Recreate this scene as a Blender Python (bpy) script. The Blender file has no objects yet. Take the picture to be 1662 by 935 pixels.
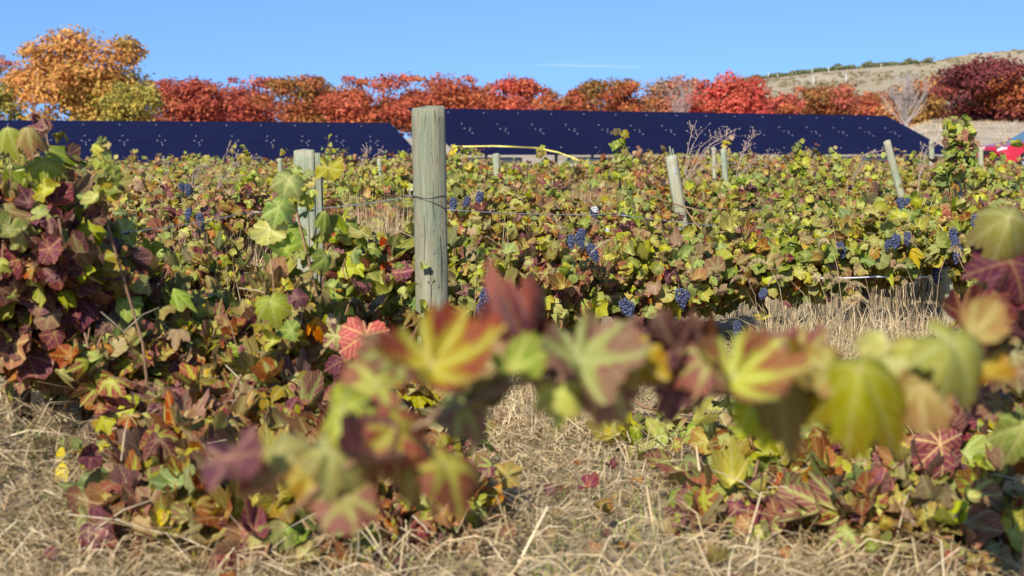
import bpy, bmesh, math, random
import numpy as np
from mathutils import Vector, Matrix, noise as mnoise

random.seed(7)
rng = np.random.default_rng(11)
sc = bpy.context.scene
C = sc.collection
R = math.radians

# ------------------------------------------------------------------ camera
F_PX, CX, CY = 2283.0, 831.0, 467.5      # photograph pixels (1662 wide)
PITCH = R(5.55)
CAM_Z = 1.0
cam_d = bpy.data.cameras.new("camera")
cam = bpy.data.objects.new("camera", cam_d)
C.objects.link(cam)
cam.location = (0, 0, CAM_Z)
cam.rotation_euler = (R(90) - PITCH, 0, 0)
cam_d.sensor_width = 36
cam_d.lens = 36 * F_PX / 1662
cam_d.clip_start = 0.05
cam_d.clip_end = 5000
cam_d.dof.use_dof = True
cam_d.dof.focus_distance = 7.5
cam_d.dof.aperture_fstop = 4.2
sc.camera = cam

# ------------------------------------------------------------------ light
SUN_EL, SUN_AZ = R(34), R(200)           # azimuth clockwise from +Y
sun_vec = Vector((math.sin(SUN_AZ) * math.cos(SUN_EL), math.cos(SUN_AZ) * math.cos(SUN_EL), math.sin(SUN_EL)))
W = bpy.data.worlds.new("World")
sc.world = W
W.use_nodes = True
nt = W.node_tree
bg = nt.nodes["Background"]
sky = nt.nodes.new("ShaderNodeTexSky")
sky.sky_type = 'NISHITA'
sky.sun_disc = False
sky.sun_elevation = SUN_EL
sky.sun_rotation = SUN_AZ
sky.altitude = 1200
sky.air_density = 1.0
sky.dust_density = 0.0
sky.ozone_density = 3.5
# the autumn air is very clear: read the sky a little above the haze line all round
tc = nt.nodes.new("ShaderNodeTexCoord")
va = nt.nodes.new("ShaderNodeVectorMath"); va.operation = 'ADD'; va.inputs[1].default_value = (0, 0, 0.21)
vn = nt.nodes.new("ShaderNodeVectorMath"); vn.operation = 'NORMALIZE'
nt.links.new(tc.outputs["Generated"], va.inputs[0])
nt.links.new(va.outputs[0], vn.inputs[0])
nt.links.new(vn.outputs[0], sky.inputs["Vector"])
hsv = nt.nodes.new("ShaderNodeHueSaturation"); hsv.inputs["Saturation"].default_value = 1.10
nt.links.new(sky.outputs[0], hsv.inputs["Color"])
nt.links.new(hsv.outputs[0], bg.inputs["Color"])
bg.inputs["Strength"].default_value = 0.14
sl = bpy.data.lights.new("sun", 'SUN')
sl.energy = 4.8
sl.angle = R(0.5)
sl.color = (1.0, 0.95, 0.86)
so = bpy.data.objects.new("sun", sl)
so.rotation_euler = (-sun_vec).to_track_quat('-Z', 'Y').to_euler()
so.location = (-20, -20, 30)
C.objects.link(so)
sc.view_settings.view_transform = 'Standard'
sc.view_settings.look = 'None'
sc.view_settings.exposure = 0.55
sc.view_settings.gamma = 1.0

# ------------------------------------------------------------------ helpers
def ray(px, py):
    x, y = (px - CX) / F_PX, (py - CY) / F_PX
    return Vector((x, math.cos(PITCH) - y * math.sin(PITCH), -math.sin(PITCH) - y * math.cos(PITCH)))

def P(px, py, d):
    r = ray(px, py)
    return Vector((0, 0, CAM_Z)) + r * (d / r.y)

def PXx(px, d):
    return (px - CX) / F_PX * d

def smooth(a, b, x):
    t = min(1, max(0, (x - a) / (b - a)))
    return t * t * (3 - 2 * t)

def gz(x, y):
    h = (1.7 + 1.1 * smooth(.25, .31, x / max(y, 1))) * smooth(38, 82, y) + 0.6 * smooth(90, 200, y)
    if 2 < y < 6 and x < 0:
        h += .27 * math.exp(-((x + 1.50) / .34) ** 2 - ((y - 3.75) / .42) ** 2)
    amp = 0.035 if y < 40 else 0.12
    h += amp * mnoise.noise(Vector((x * .6, y * .6, 3.1))) + (0.3 * mnoise.noise(Vector((x * .05, y * .05, 9.0))) if y > 45 else 0)
    return h

def tag(o, label=None, cat=None, group=None, kind=None):
    if label: o["label"] = label
    if cat: o["category"] = cat
    if group: o["group"] = group
    if kind: o["kind"] = kind
    return o

def empty(name, loc, label=None, cat=None, group=None):
    o = bpy.data.objects.new(name, None)
    o.empty_display_size = .1
    o.location = loc
    C.objects.link(o)
    return tag(o, label, cat, group)

def link(name, me, parent=None, mat=None):
    o = bpy.data.objects.new(name, me)
    if mat is not None and not me.materials:
        me.materials.append(mat)
    o.parent = parent
    C.objects.link(o)
    return o

class MB:
    """collects simple shapes into one mesh"""
    def __init__(s): s.v, s.f, s.mi = [], [], []
    def add(s, vs, fs, mi=0):
        b = len(s.v)
        s.v += [tuple(v) for v in vs]
        s.f += [tuple(i + b for i in f) for f in fs]
        s.mi += [mi] * len(fs)
    def box(s, c, sx, sy, sz, M=None, mi=0):
        vs = [Vector((x * sx / 2, y * sy / 2, z * sz / 2)) for x in (-1, 1) for y in (-1, 1) for z in (-1, 1)]
        if M is not None: vs = [M @ v for v in vs]
        vs = [v + Vector(c) for v in vs]
        s.add(vs, [(0, 1, 3, 2), (4, 6, 7, 5), (0, 4, 5, 1), (2, 3, 7, 6), (0, 2, 6, 4), (1, 5, 7, 3)], mi)
    def tube(s, pts, rad, n=6, mi=0, cap=True):
        pts = [Vector(p) for p in pts]
        if not hasattr(rad, '__len__'): rad = [rad] * len(pts)
        vs, fs = [], []
        up = Vector((.13, .21, .97))
        for i, p in enumerate(pts):
            d = (pts[min(i + 1, len(pts) - 1)] - pts[max(i - 1, 0)])
            d = d.normalized() if d.length > 1e-9 else Vector((0, 0, 1))
            a = d.cross(up if abs(d.dot(up)) < .95 else Vector((1, 0, 0))).normalized()
            b = d.cross(a)
            for k in range(n):
                t = 2 * math.pi * k / n
                vs.append(p + (a * math.cos(t) + b * math.sin(t)) * rad[i])
        for i in range(len(pts) - 1):
            for k in range(n):
                k2 = (k + 1) % n
                fs.append((i * n + k, i * n + k2, (i + 1) * n + k2, (i + 1) * n + k))
        if cap:
            fs.append(tuple(range(n))[::-1])
            fs.append(tuple((len(pts) - 1) * n + k for k in range(n)))
        s.add(vs, fs, mi)
    def mesh(s, name, mats, smooth_=False):
        me = bpy.data.meshes.new(name)
        me.from_pydata(s.v, [], s.f)
        for m in (mats if isinstance(mats, (list, tuple)) else [mats]): me.materials.append(m)
        if any(s.mi): me.polygons.foreach_set("material_index", s.mi)
        if smooth_: me.polygons.foreach_set("use_smooth", [True] * len(s.f))
        me.update()
        return me
    def build(s, name, mats, parent=None, smooth_=False):
        return link(name, s.mesh(name, mats, smooth_), parent)

def tri_mesh(name, V, T, mats, mi=None, rnd=None, uv=None, tint=None, smooth_=False):
    """fast mesh of triangles from numpy arrays; rnd and tint per face, uv per vertex"""
    me = bpy.data.meshes.new(name)
    n, m = len(V), len(T)
    me.vertices.add(n)
    me.vertices.foreach_set("co", np.asarray(V, np.float32).ravel())
    me.loops.add(m * 3)
    me.loops.foreach_set("vertex_index", np.asarray(T, np.int32).ravel())
    me.polygons.add(m)
    me.polygons.foreach_set("loop_start", np.arange(0, m * 3, 3, dtype=np.int32))
    me.polygons.foreach_set("loop_total", np.full(m, 3, np.int32))
    for mm in mats: me.materials.append(mm)
    if mi is not None: me.polygons.foreach_set("material_index", np.asarray(mi, np.int32))
    if smooth_: me.polygons.foreach_set("use_smooth", np.ones(m, bool))
    me.update(calc_edges=True)
    if uv is not None:
        l = me.uv_layers.new(name="UVMap")
        l.data.foreach_set("uv", np.asarray(uv, np.float32)[np.asarray(T).ravel()].ravel())
    if rnd is not None:
        a = me.attributes.new("rnd", 'FLOAT', 'FACE')
        a.data.foreach_set("value", np.asarray(rnd, np.float32))
    if tint is not None:
        a = me.attributes.new("tint", 'FLOAT_COLOR', 'FACE')
        t4 = np.ones((m, 4), np.float32); t4[:, :3] = tint
        a.data.foreach_set("color", t4.ravel())
    return me

def norm(a):
    return a / np.maximum(np.linalg.norm(a, axis=-1, keepdims=True), 1e-9)

# ------------------------------------------------------------------ materials
class NT:
    def __init__(s, name):
        s.m = bpy.data.materials.new(name); s.m.use_nodes = True
        s.t = s.m.node_tree
        s.bsdf = s.t.nodes["Principled BSDF"]; s.out = s.t.nodes["Material Output"]
    def n(s, typ, **kw):
        nd = s.t.nodes.new("ShaderNode" + typ)
        for k, v in kw.items(): setattr(nd, k, v)
        return nd
    def put(s, sock, v):
        if isinstance(v, bpy.types.NodeSocket): s.t.links.new(v, sock)
        elif isinstance(v, (tuple, list)) and sock.type == 'RGBA' and len(v) == 3: sock.default_value = (*v, 1)
        else: sock.default_value = v
    def math(s, op, a, b=0.0, c=0.0, clamp=False):
        nd = s.n("Math", operation=op); nd.use_clamp = clamp
        for i, v in enumerate((a, b, c)): s.put(nd.inputs[i], v)
        return nd.outputs[0]
    def mix(s, f, a, b, blend='MIX'):
        nd = s.n("Mix", data_type='RGBA', blend_type=blend)
        s.put(nd.inputs[0], f); s.put(nd.inputs[6], a); s.put(nd.inputs[7], b)
        return nd.outputs[2]
    def sstep(s, v, a, b, lo=0.0, hi=1.0):
        nd = s.n("MapRange", interpolation_type='SMOOTHSTEP')
        s.put(nd.inputs[0], v); nd.inputs[1].default_value = a; nd.inputs[2].default_value = b
        nd.inputs[3].default_value = lo; nd.inputs[4].default_value = hi
        return nd.outputs[0]
    def noise(s, vec, scale, detail=3, rough=.55, dims='3D', w=None):
        nd = s.n("TexNoise", noise_dimensions=dims)
        if vec is not None: s.put(nd.inputs["Vector"], vec)
        if w is not None: s.put(nd.inputs["W"], w)
        nd.inputs["Scale"].default_value = scale; nd.inputs["Detail"].default_value = detail; nd.inputs["Roughness"].default_value = rough
        return nd.outputs[0]
    def coord(s, which="Object"): return s.n("TexCoord").outputs[which]
    def mapping(s, vec, scale):
        nd = s.n("Mapping"); s.put(nd.inputs[0], vec); nd.inputs[3].default_value = scale
        return nd.outputs[0]
    def attr(s, name, out="Fac"): return s.n("Attribute", attribute_name=name).outputs[out]
    def ramp(s, f, stops):
        nd = s.n("ValToRGB"); s.put(nd.inputs[0], f)
        e = nd.color_ramp.elements
        while len(e) < len(stops): e.new(.5)
        for el, (p, c) in zip(e, stops): el.position = p; el.color = (*c, 1)
        return nd.outputs[0]
    def bump(s, h, strength=.3, dist=.01):
        nd = s.n("Bump"); s.put(nd.inputs["Height"], h); nd.inputs["Strength"].default_value = strength; nd.inputs["Distance"].default_value = dist
        s.t.links.new(nd.outputs[0], s.bsdf.inputs["Normal"]); return nd.outputs[0]
    def set(s, color=None, rough=None, spec=None, metal=None):
        if color is not None: s.put(s.bsdf.inputs["Base Color"], color)
        if rough is not None: s.put(s.bsdf.inputs["Roughness"], rough)
        if spec is not None: s.put(s.bsdf.inputs["Specular IOR Level"], spec)
        if metal is not None: s.put(s.bsdf.inputs["Metallic"], metal)
        return s
    def translucent(s, col, amount):
        tr = s.n("BsdfTranslucent"); s.put(tr.inputs[0], col)
        mx = s.n("MixShader"); mx.inputs[0].default_value = amount
        s.t.links.new(s.bsdf.outputs[0], mx.inputs[1]); s.t.links.new(tr.outputs[0], mx.inputs[2])
        s.t.links.new(mx.outputs[0], s.out.inputs[0])

def plain(name, col, rough=.6, spec=.3, metal=0.0, var=0.0, scale=8):
    t = NT(name)
    c = col
    if var:
        n = t.noise(t.coord(), scale, 4)
        c = t.mix(t.sstep(n, .3, .7), tuple(x * (1 - var) for x in col), tuple(min(1, x * (1 + var)) for x in col))
    t.set(c, rough, spec, metal)
    return t.m

# leaf kinds: colour between the veins, colour along the veins, vein line, halo near/far
LEAF_KINDS = [
    ("green",     (.165, .225, .042), (.28, .31, .07), (.42, .43, .16), .02, .12),
    ("lime",      (.335, .335, .05), (.38, .39, .075), (.50, .49, .19), .02, .12),
    ("olive",     (.30, .215, .055), (.34, .31, .075), (.46, .40, .18), .03, .16),
    ("burgundy",  (.135, .036, .048),(.24, .085, .070), (.38, .27, .13), .00, .09),
    ("mixed",     (.22, .065, .055), (.33, .33, .065), (.45, .45, .16), .03, .14),
    ("redorange", (.40, .075, .03),  (.50, .17, .045), (.62, .42, .12), .00, .06),
    ("drytan",    (.36, .24, .10),  (.42, .30, .13), (.50, .39, .23), .02, .14),
    ("yellow",    (.46, .36, .045),  (.50, .41, .08), (.6, .5, .18), .02, .12),
    ("dusky",     (.25, .115, .055), (.32, .23, .075), (.42, .35, .18), .02, .12),
    ("herored",   (.235, .075, .065),(.34, .325, .075),(.43, .42, .17), .02, .15),
    ("crimson",   (.21, .028, .030),(.31, .10, .035),(.58, .42, .12), .0, .05),
    ("darkred",   (.060, .014, .013),(.105, .032, .020),(.24, .13, .05), .0, .05),
    ("rust",      (.29, .105, .045), (.36, .20, .06), (.45, .33, .15), .02, .12),
]
KI = {k[0]: i for i, k in enumerate(LEAF_KINDS)}

def leaf_material(name, A, B, V, h0, h1):
    t = NT("leaf_" + name)
    uv = t.n("UVMap").outputs[0]
    sp = t.n("SeparateXYZ"); t.t.links.new(uv, sp.inputs[0])
    x, y = sp.outputs[0], sp.outputs[1]
    info = t.n("ObjectInfo")
    rnd = t.math('FRACT', t.math('ADD', t.attr("rnd"), info.outputs["Random"]))
    r = t.math('SQRT', t.math('ADD', t.math('MULTIPLY', x, x), t.math('MULTIPLY', y, y)))
    ang = t.math('ABSOLUTE', t.math('ARCTAN2', x, y))
    da = t.math('PINGPONG', ang, R(27.5))
    perp = t.math('MULTIPLY', r, t.math('SINE', da))
    along = t.math('MULTIPLY', r, t.math('COSINE', da))
    w4 = t.math('MULTIPLY', rnd, 37.0)
    nz = t.noise(uv, 5.0, 4, .6, '4D', w4)
    nzf = t.noise(uv, 22.0, 3, .6, '4D', w4)
    wob = t.math('MULTIPLY', t.math('SUBTRACT', nz, .5), .05)
    perpw = t.math('ADD', perp, t.math('MULTIPLY', wob, .25))
    main = t.sstep(t.math('ABSOLUTE', perpw), .004, .018, 1, 0)
    chev = t.math('PINGPONG', t.math('ADD', t.math('SUBTRACT', along, t.math('MULTIPLY', perp, .85)), wob), .062)
    sec = t.math('MULTIPLY', t.sstep(chev, .003, .014, 1, 0), t.sstep(r, .08, .2))
    reach = t.math('ADD', perp, t.math('MULTIPLY', t.math('SUBTRACT', nz, .5), .30))
    reach = t.math('ADD', reach, t.math('MULTIPLY', t.math('SUBTRACT', r, .25), .16))
    halo = t.sstep(reach, h0, h1, 1, 0)
    halo = t.math('MAXIMUM', halo, t.math('MULTIPLY', t.sstep(chev, .0, .035, 1, 0), .45 if name in ("mixed", "burgundy", "redorange") else .25))
    col = t.mix(halo, A, B)
    # brown scorched margin and blotches
    edge = t.math('ADD', r, t.math('MULTIPLY', t.math('SUBTRACT', nz, .5), .9))
    r4 = t.math('FRACT', t.math('MULTIPLY', rnd, 5.17))
    col = t.mix(t.math('MULTIPLY', t.sstep(edge, .34, .66), t.math('MULTIPLY', r4, .45 if name in ('green', 'lime') else .8)), col, (.28, .10, .045))
    col = t.mix(t.math('MULTIPLY', t.sstep(edge, .62, .78), .6), col, (.17, .08, .045))
    col = t.mix(t.math('MULTIPLY', t.sstep(nzf, .62, .74), .35), col, (.13, .06, .03))
    col = t.mix(t.math('MAXIMUM', main, t.math('MULTIPLY', sec, .55)), col, V)
    hs = t.n("HueSaturation")
    t.put(hs.inputs["Color"], col)
    r2 = t.math('FRACT', t.math('MULTIPLY', rnd, 7.31)); r3 = t.math('FRACT', t.math('MULTIPLY', rnd, 13.7))
    t.put(hs.inputs["Hue"], t.math('ADD', .47, t.math('MULTIPLY', rnd, .05)))
    t.put(hs.inputs["Saturation"], t.math('ADD', .90, t.math('MULTIPLY', r2, .34)))
    t.put(hs.inputs["Value"], t.math('ADD', .66, t.math('MULTIPLY', r3, .64)))
    col = hs.outputs[0]
    # pale matt underside
    geo = t.n("NewGeometry")
    col2 = t.mix(t.math('MULTIPLY', geo.outputs["Backfacing"], .22), col, (.36, .32, .20))
    t.set(col2, .55, .22)
    t.bump(t.math('ADD', t.math('MULTIPLY', t.math('MAXIMUM', main, sec), -.6), nz), .25, .004)
    t.translucent(col, .34)
    return t.m

LEAF_M = [leaf_material(*k) for k in LEAF_KINDS]

def foliage_mat(name):
    t = NT(name)
    c = t.attr("tint", "Color")
    t.set(c, .6, .2)
    t.translucent(c, .38)
    return t.m
M_tree = foliage_mat("tree_leaves")

def bark_mat(name, c1, c2, sc_=(6, 6, 1.2)):
    t = NT(name)
    n = t.noise(t.mapping(t.coord(), sc_), 9, 6, .65)
    t.set(t.mix(t.sstep(n, .3, .7), c1, c2), .85, .2)
    t.bump(n, .6, .01)
    return t.m
M_bark = bark_mat("tree_bark", (.05, .035, .025), (.14, .10, .075))
M_vinebark = bark_mat("vine_bark", (.07, .045, .03), (.22, .15, .10), (20, 20, 4))
M_cane = bark_mat("cane_bark", (.20, .10, .06), (.36, .23, .13), (30, 30, 6))
M_greyw = bark_mat("bare_branch", (.25, .21, .185), (.41, .36, .33))
M_stalk = plain("leaf_stalk", (.38, .14, .12), .5, .3, var=.3, scale=20)

M_drystem = plain("dry_stem", (.50, .40, .25), .8, .2, var=.25, scale=30)

def straw_mat():
    t = NT("straw")
    r = t.attr("rnd")
    c = t.ramp(r, [(0, (.26, .18, .085)), (.3, (.46, .335, .17)), (.55, (.64, .49, .27)), (.8, (.76, .62, .39)), (.9, (.38, .22, .12)), (1, (.24, .27, .08))])
    t.set(c, .65, .25); t.translucent(c, .2)
    return t.m
M_straw = straw_mat()

def greyw(name="weathered_wood", k=1.0):
    t = NT(name)
    o = t.coord()
    info = t.n("ObjectInfo").outputs["Random"]
    v = t.n("VectorMath", operation='ADD'); t.put(v.inputs[0], o)
    cb = t.n("CombineXYZ"); t.put(cb.inputs[0], t.math('MULTIPLY', info, 9.0)); t.put(cb.inputs[2], t.math('MULTIPLY', info, 31.0)); t.put(v.inputs[1], cb.outputs[0])
    vec = v.outputs[0]
    fine = t.noise(t.mapping(vec, (60, 60, 2.2)), 3, 5, .65)
    broad = t.noise(t.mapping(vec, (9, 9, 2.0)), 1.6, 4, .6)
    spots = t.noise(t.mapping(vec, (22, 22, 14)), 1.5, 4, .6)
    streak = t.noise(t.mapping(vec, (26, 26, .9)), 2, 4, .6)
    c = t.mix(t.sstep(broad, .32, .68), (.150, .170, .105), (.225, .195, .125))
    c = t.mix(t.math('MULTIPLY', t.sstep(streak, .50, .66), .65), c, (.285, .290, .200))
    c = t.mix(t.math('MULTIPLY', t.sstep(fine, .52, .70), .6), c, (.095, .09, .065))
    c = t.mix(t.math('MULTIPLY', t.sstep(fine, .42, .25), .4), c, (.32, .31, .225))
    c = t.mix(t.math('MULTIPLY', t.sstep(spots, .58, .72), .55), c, (.15, .09, .05))
    c = t.mix(t.math('MULTIPLY', t.sstep(spots, .40, .28), .5), c, (.20, .265, .175))
    c = t.mix(1.0, c, (k, k * 1.01, k * 1.05), 'MULTIPLY')
    t.set(c, .85, .2)
    t.bump(t.math('ADD', fine, t.math('MULTIPLY', broad, .6)), .8, .010)
    return t.m
M_wood = greyw("weathered_wood", 1.28)
M_woodp = greyw("pale_weathered_wood", 1.75)
M_knot = plain("wood_knot", (.17, .165, .12), .85, .2, var=.35, scale=60)
M_crack = plain("wood_crack", (.06, .055, .045), .9, .1)
M_wire = plain("rusty_wire", (.12, .10, .09), .5, .5, .6, .3, 30)
M_wirel = plain("galvanised_wire", (.50, .50, .50), .4, .5, .7, .2, 30)
M_silver = plain("silver_staple", (.75, .75, .74), .3, .5, .8)
M_twine = plain("white_twine", (.72, .72, .74), .6, .3, var=.1)
M_tape = plain("yellow_tape", (.80, .62, .02), .35, .4, var=.08)
M_tape2 = plain("yellow_tape_pale", (.74, .64, .14), .35, .4, var=.05)

def grape_mat():
    t = NT("grape_skin")
    n = t.noise(t.coord(), 60, 3)
    c = t.mix(t.sstep(n, .35, .7), (.017, .018, .045), (.12, .145, .26))
    t.set(c, .45, .4)
    return t.m
M_grape = grape_mat()

def panel_mat():
    t = NT("solar_cells")
    uv = t.n("UVMap").outputs[0]
    sp = t.n("SeparateXYZ"); t.t.links.new(uv, sp.inputs[0])
    gx = t.math('PINGPONG', t.math('MULTIPLY', sp.outputs[0], 6), .5)
    gy = t.math('PINGPONG', t.math('MULTIPLY', sp.outputs[1], 12), .5)
    line = t.math('MAXIMUM', t.sstep(gx, .0, .03, 1, 0), t.sstep(gy, .0, .03, 1, 0))
    info = t.n("ObjectInfo").outputs["Random"]
    c = t.mix(info, (.0078, .0072, .031), (.0086, .0082, .034))
    c = t.mix(t.math('MULTIPLY', line, .2), c, (.014, .015, .055))
    t.set(c, .5, .06)
    return t.m
M_panel = panel_mat()
M_pframe = plain("panel_frame", (.0085, .0085, .04), .6, .06)
M_alu = plain("aluminium", (.46, .48, .50), .35, .5, .5, .1)
M_conc = plain("concrete", (.38, .35, .31), .9, .2, 0, .2, 3)
M_pipe = plain("grey_pipe", (.36, .38, .40), .5, .4, .2, .15, 4)

def ground_mat():
    t = NT("dry_ground")
    o = t.coord()
    a = t.noise(o, 1.2, 5, .6); b = t.noise(o, 30, 5, .7); c_ = t.noise(t.mapping(o, (1, 1, 1)), .05, 4, .5)
    d = t.noise(t.mapping(o, (60, 14, 20)), 2, 4, .6)
    c = t.mix(t.sstep(b, .3, .7), (.20, .145, .08), (.46, .36, .22))
    c = t.mix(t.math('MULTIPLY', t.sstep(d, .5, .66), .6), c, (.56, .46, .29))
    c = t.mix(t.math('MULTIPLY', t.sstep(a, .55, .72), .45), c, (.15, .17, .06))
    sp = t.n("SeparateXYZ"); t.put(sp.inputs[0], o)
    far = t.sstep(sp.outputs[1], 36, 50)
    farc = t.mix(t.sstep(t.noise(o, .5, 6, .65), .35, .65), (.33, .26, .18), (.53, .44, .34))
    c = t.mix(far, c, farc)
    t.set(c, .95, .1)
    t.bump(b, .8, .03)
    return t.m
M_ground = ground_mat()

def hill_mat():
    t = NT("dry_hill")
    o = t.coord()
    big = t.noise(o, .02, 5, .6); spots = t.noise(t.mapping(o, (1, 1, 2)), .16, 5, .7); tr = t.noise(t.mapping(o, (.01, .01, .22)), 1.3, 3)
    c = t.mix(t.sstep(big, .35, .65), (.37, .29, .19), (.46, .375, .26))
    c = t.mix(t.math('MULTIPLY', t.sstep(tr, .5, .6), .4), c, (.36, .31, .15))
    c = t.mix(t.math('MULTIPLY', t.sstep(spots, .55, .68), .6), c, (.21, .18, .10))
    t.set(c, .95, .1)
    return t.m
M_hill = hill_mat()

# ------------------------------------------------------------------ ground, hill
def make_ground():
    xs = np.concatenate([np.linspace(-700, -60, 18)[:-1], np.linspace(-60, -14, 24)[:-1], np.linspace(-14, 14, 150), np.linspace(14, 60, 24)[1:], np.linspace(60, 900, 22)[1:]])
    ys = np.concatenate([np.linspace(-60, -2, 8)[:-1], np.linspace(-2, 14, 90)[:-1], np.linspace(14, 45, 60)[:-1], np.linspace(45, 140, 60)[:-1], np.linspace(140, 1500, 30)])
    nx, ny = len(xs), len(ys)
    V = [(x, y, gz(x, y)) for y in ys for x in xs]
    Fq = [(j * nx + i, j * nx + i + 1, (j + 1) * nx + i + 1, (j + 1) * nx + i) for j in range(ny - 1) for i in range(nx - 1)]
    me = bpy.data.meshes.new("ground"); me.from_pydata(V, [], Fq); me.materials.append(M_ground)
    me.polygons.foreach_set("use_smooth", [True] * len(Fq)); me.update()
    tag(link("ground", me), "dry straw covered vineyard ground rising to a bare earth bank beyond the panels", None, None, "structure")
make_ground()

HILL_RIDGE = [(700, 236), (980, 190), (1100, 150), (1200, 129), (1330, 113), (1430, 104), (1500, 99), (1540, 90), (1575, 84), (1662, 77), (1800, 70), (2000, 66), (2400, 80), (3000, 120), (3800, 200)]
def ridge_z(px, d):
    xs_ = [p[0] for p in HILL_RIDGE]; ys_ = [p[1] for p in HILL_RIDGE]
    return P(px, float(np.interp(px, xs_, ys_)), d).z
def make_hill():
    D = 480.0
    V, Fq = [], []
    pxs = np.linspace(700, 3800, 180); n = len(pxs); rows = 26
    for j in range(rows):
        t = j / (rows - 1)
        y = 190 + (D - 190) * t if t <= 1 else D
        for px in pxs:
            top = ridge_z(px, D)
            x = PXx(px, D)
            f = t ** 1.15
            z = gz(x, 190) - .5 + (top - gz(x, 190)) * f
            z += (1.6 * mnoise.noise(Vector((x * .02, y * .02, 1))) + .7 * mnoise.noise(Vector((x * .07, y * .07, 4)))) * min(1, 4 * t * (1 - t))
            V.append((x, y, z))
    for px in pxs:      # back slope
        x = PXx(px, D); V.append((x, D + 220, gz(x, D + 220) - 2))
    for j in range(rows):
        for i in range(n - 1):
            Fq.append((j * n + i, j * n + i + 1, (j + 1) * n + i + 1, (j + 1) * n + i))
    me = bpy.data.meshes.new("hill"); me.from_pydata(V, [], Fq); me.materials.append(M_hill)
    me.polygons.foreach_set("use_smooth", [True] * len(Fq)); me.update()
    tag(link("hill", me), "dry tan hillside rising behind the autumn trees", None, None, "structure")
make_hill()

# contrail: a thin streak of cloud far off
def make_contrail():
    t = NT("thin_cloud")
    tr = t.n("BsdfTransparent"); df = t.n("BsdfDiffuse"); df.inputs[0].default_value = (.9, .92, .95, 1)
    lw = t.n("LayerWeight"); lw.inputs[0].default_value = .5
    fac = t.math('POWER', t.math('SUBTRACT', 1.0, lw.outputs["Facing"]), 2.0)
    fac = t.math('MULTIPLY', fac, t.math('MULTIPLY', t.noise(t.mapping(t.coord(), (.02, .1, .1)), 1.0, 3), .08))
    mx = t.n("MixShader"); t.put(mx.inputs[0], fac); t.t.links.new(tr.outputs[0], mx.inputs[1]); t.t.links.new(df.outputs[0], mx.inputs[2])
    t.t.links.new(mx.outputs[0], t.out.inputs[0])
    a, b = P(862, 105, 1800), P(1050, 109, 1800)
    mb = MB(); k = 24
    pts = [a.lerp(b, i / k) for i in range(k + 1)]
    mb.tube(pts, [.15 + 2.6 * math.sin(math.pi * min(1, i / k)) ** .6 for i in range(k + 1)], 10)
    tag(mb.build("cloud", t.m, None, True), "faint thin white streak of cloud low in the blue sky", None, None, "stuff")
make_contrail()

# ------------------------------------------------------------------ solar arrays
def solar_array(bl, ang, tilt, ncol, label, mw=1.1, mh=2.2):
    u = Vector((math.cos(ang), math.sin(ang), 0))
    vdir = Vector((-math.sin(ang) * math.cos(tilt), math.cos(ang) * math.cos(tilt), math.sin(tilt)))
    nrm = u.cross(vdir)
    base = Vector((bl.x, bl.y, gz(bl.x, bl.y)))
    root = empty("solar_array", base, label, "solar array", "solar arrays beyond the vines")
    M = Matrix((u, vdir, nrm)).transposed().to_4x4()
    # module: a framed laminate, 1.08 x 2.19 m
    def module_mesh():
        me = bpy.data.meshes.new("solar_module")
        w, h, t, fr = mw - .003, mh - .004, .035, .014
        V = [(0, 0, 0), (w, 0, 0), (w, h, 0), (0, h, 0), (0, 0, t), (w, 0, t), (w, h, t), (0, h, t),
             (fr, fr, t), (w - fr, fr, t), (w - fr, h - fr, t), (fr, h - fr, t),
             (fr, fr, t - .004), (w - fr, fr, t - .004), (w - fr, h - fr, t - .004), (fr, h - fr, t - .004)]
        Fs = [(3, 2, 1, 0), (0, 1, 5, 4), (1, 2, 6, 5), (2, 3, 7, 6), (3, 0, 4, 7)]
        for a in range(4):
            b = (a + 1) % 4
            Fs.append((4 + a, 4 + b, 8 + b, 8 + a)); Fs.append((8 + a, 8 + b, 12 + b, 12 + a))
        Fs.append((12, 13, 14, 15))
        me.from_pydata(V, [], Fs); me.materials.append(M_pframe); me.materials.append(M_panel)
        me.polygons[len(Fs) - 1].material_index = 1
        l = me.uv_layers.new(name="UVMap")
        for p in me.polygons:
            for li in p.loop_indices:
                co = V[me.loops[li].vertex_index]; l.data[li].uv = (co[0] / w, co[1] / h)
        me.update(); return me
    mm = module_mesh()
    off = bl - base
    for i in range(ncol):
        for j in range(2):
            o = link("solar_module", mm, root)
            o.matrix_basis = Matrix.Translation(off + u * (i * mw) + vdir * (j * mh)) @ M
    M3 = M.to_3x3()
    cl = MB()
    for i in range(ncol + 1):
        for v, du, s in ((.10, 0, 1), (.36, 0, 1), (.51, 0, 1), (.565, 0, 1), (.87, 0, 1), (.468, -.10, 1.6), (.462, .11, 1.5)):
            if abs(du) > 0 and (i == 0 or i == ncol): continue
            c = off + u * (i * mw - .006 + du) + vdir * (2 * mh * (1 - v)) + nrm * .045
            cl.box(c, .029 * s, .045 / s ** 1.5, .02, M3)
    tag(cl.build("clamp", M_alu, root), None, None, None, "stuff")
    # purlins, legs, lower rail
    W_ = ncol * mw
    pr = MB()
    for v in (.25, .75, 1.25, 1.75):
        pr.box(off + u * (W_ / 2) + vdir * (v * mh) - nrm * .04, W_, .06, .07, M3)
    pr.build("purlin", M_pipe, root)
    for i in range(1, ncol, 3):
        for v, nm in ((.35, "front_leg"), (1.6, "rear_leg")):
            top = off + u * (i * mw) + vdir * (v * mh) - nrm * .08
            wx, wy = base.x + top.x, base.y + top.y
            zb = gz(wx, wy) - base.z - .2
            lg = MB(); lg.box((top.x, top.y, (top.z + zb) / 2), .1, .1, top.z - zb)
            lg.build("support_leg", M_pipe, root)
    return root, u, off, base

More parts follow.
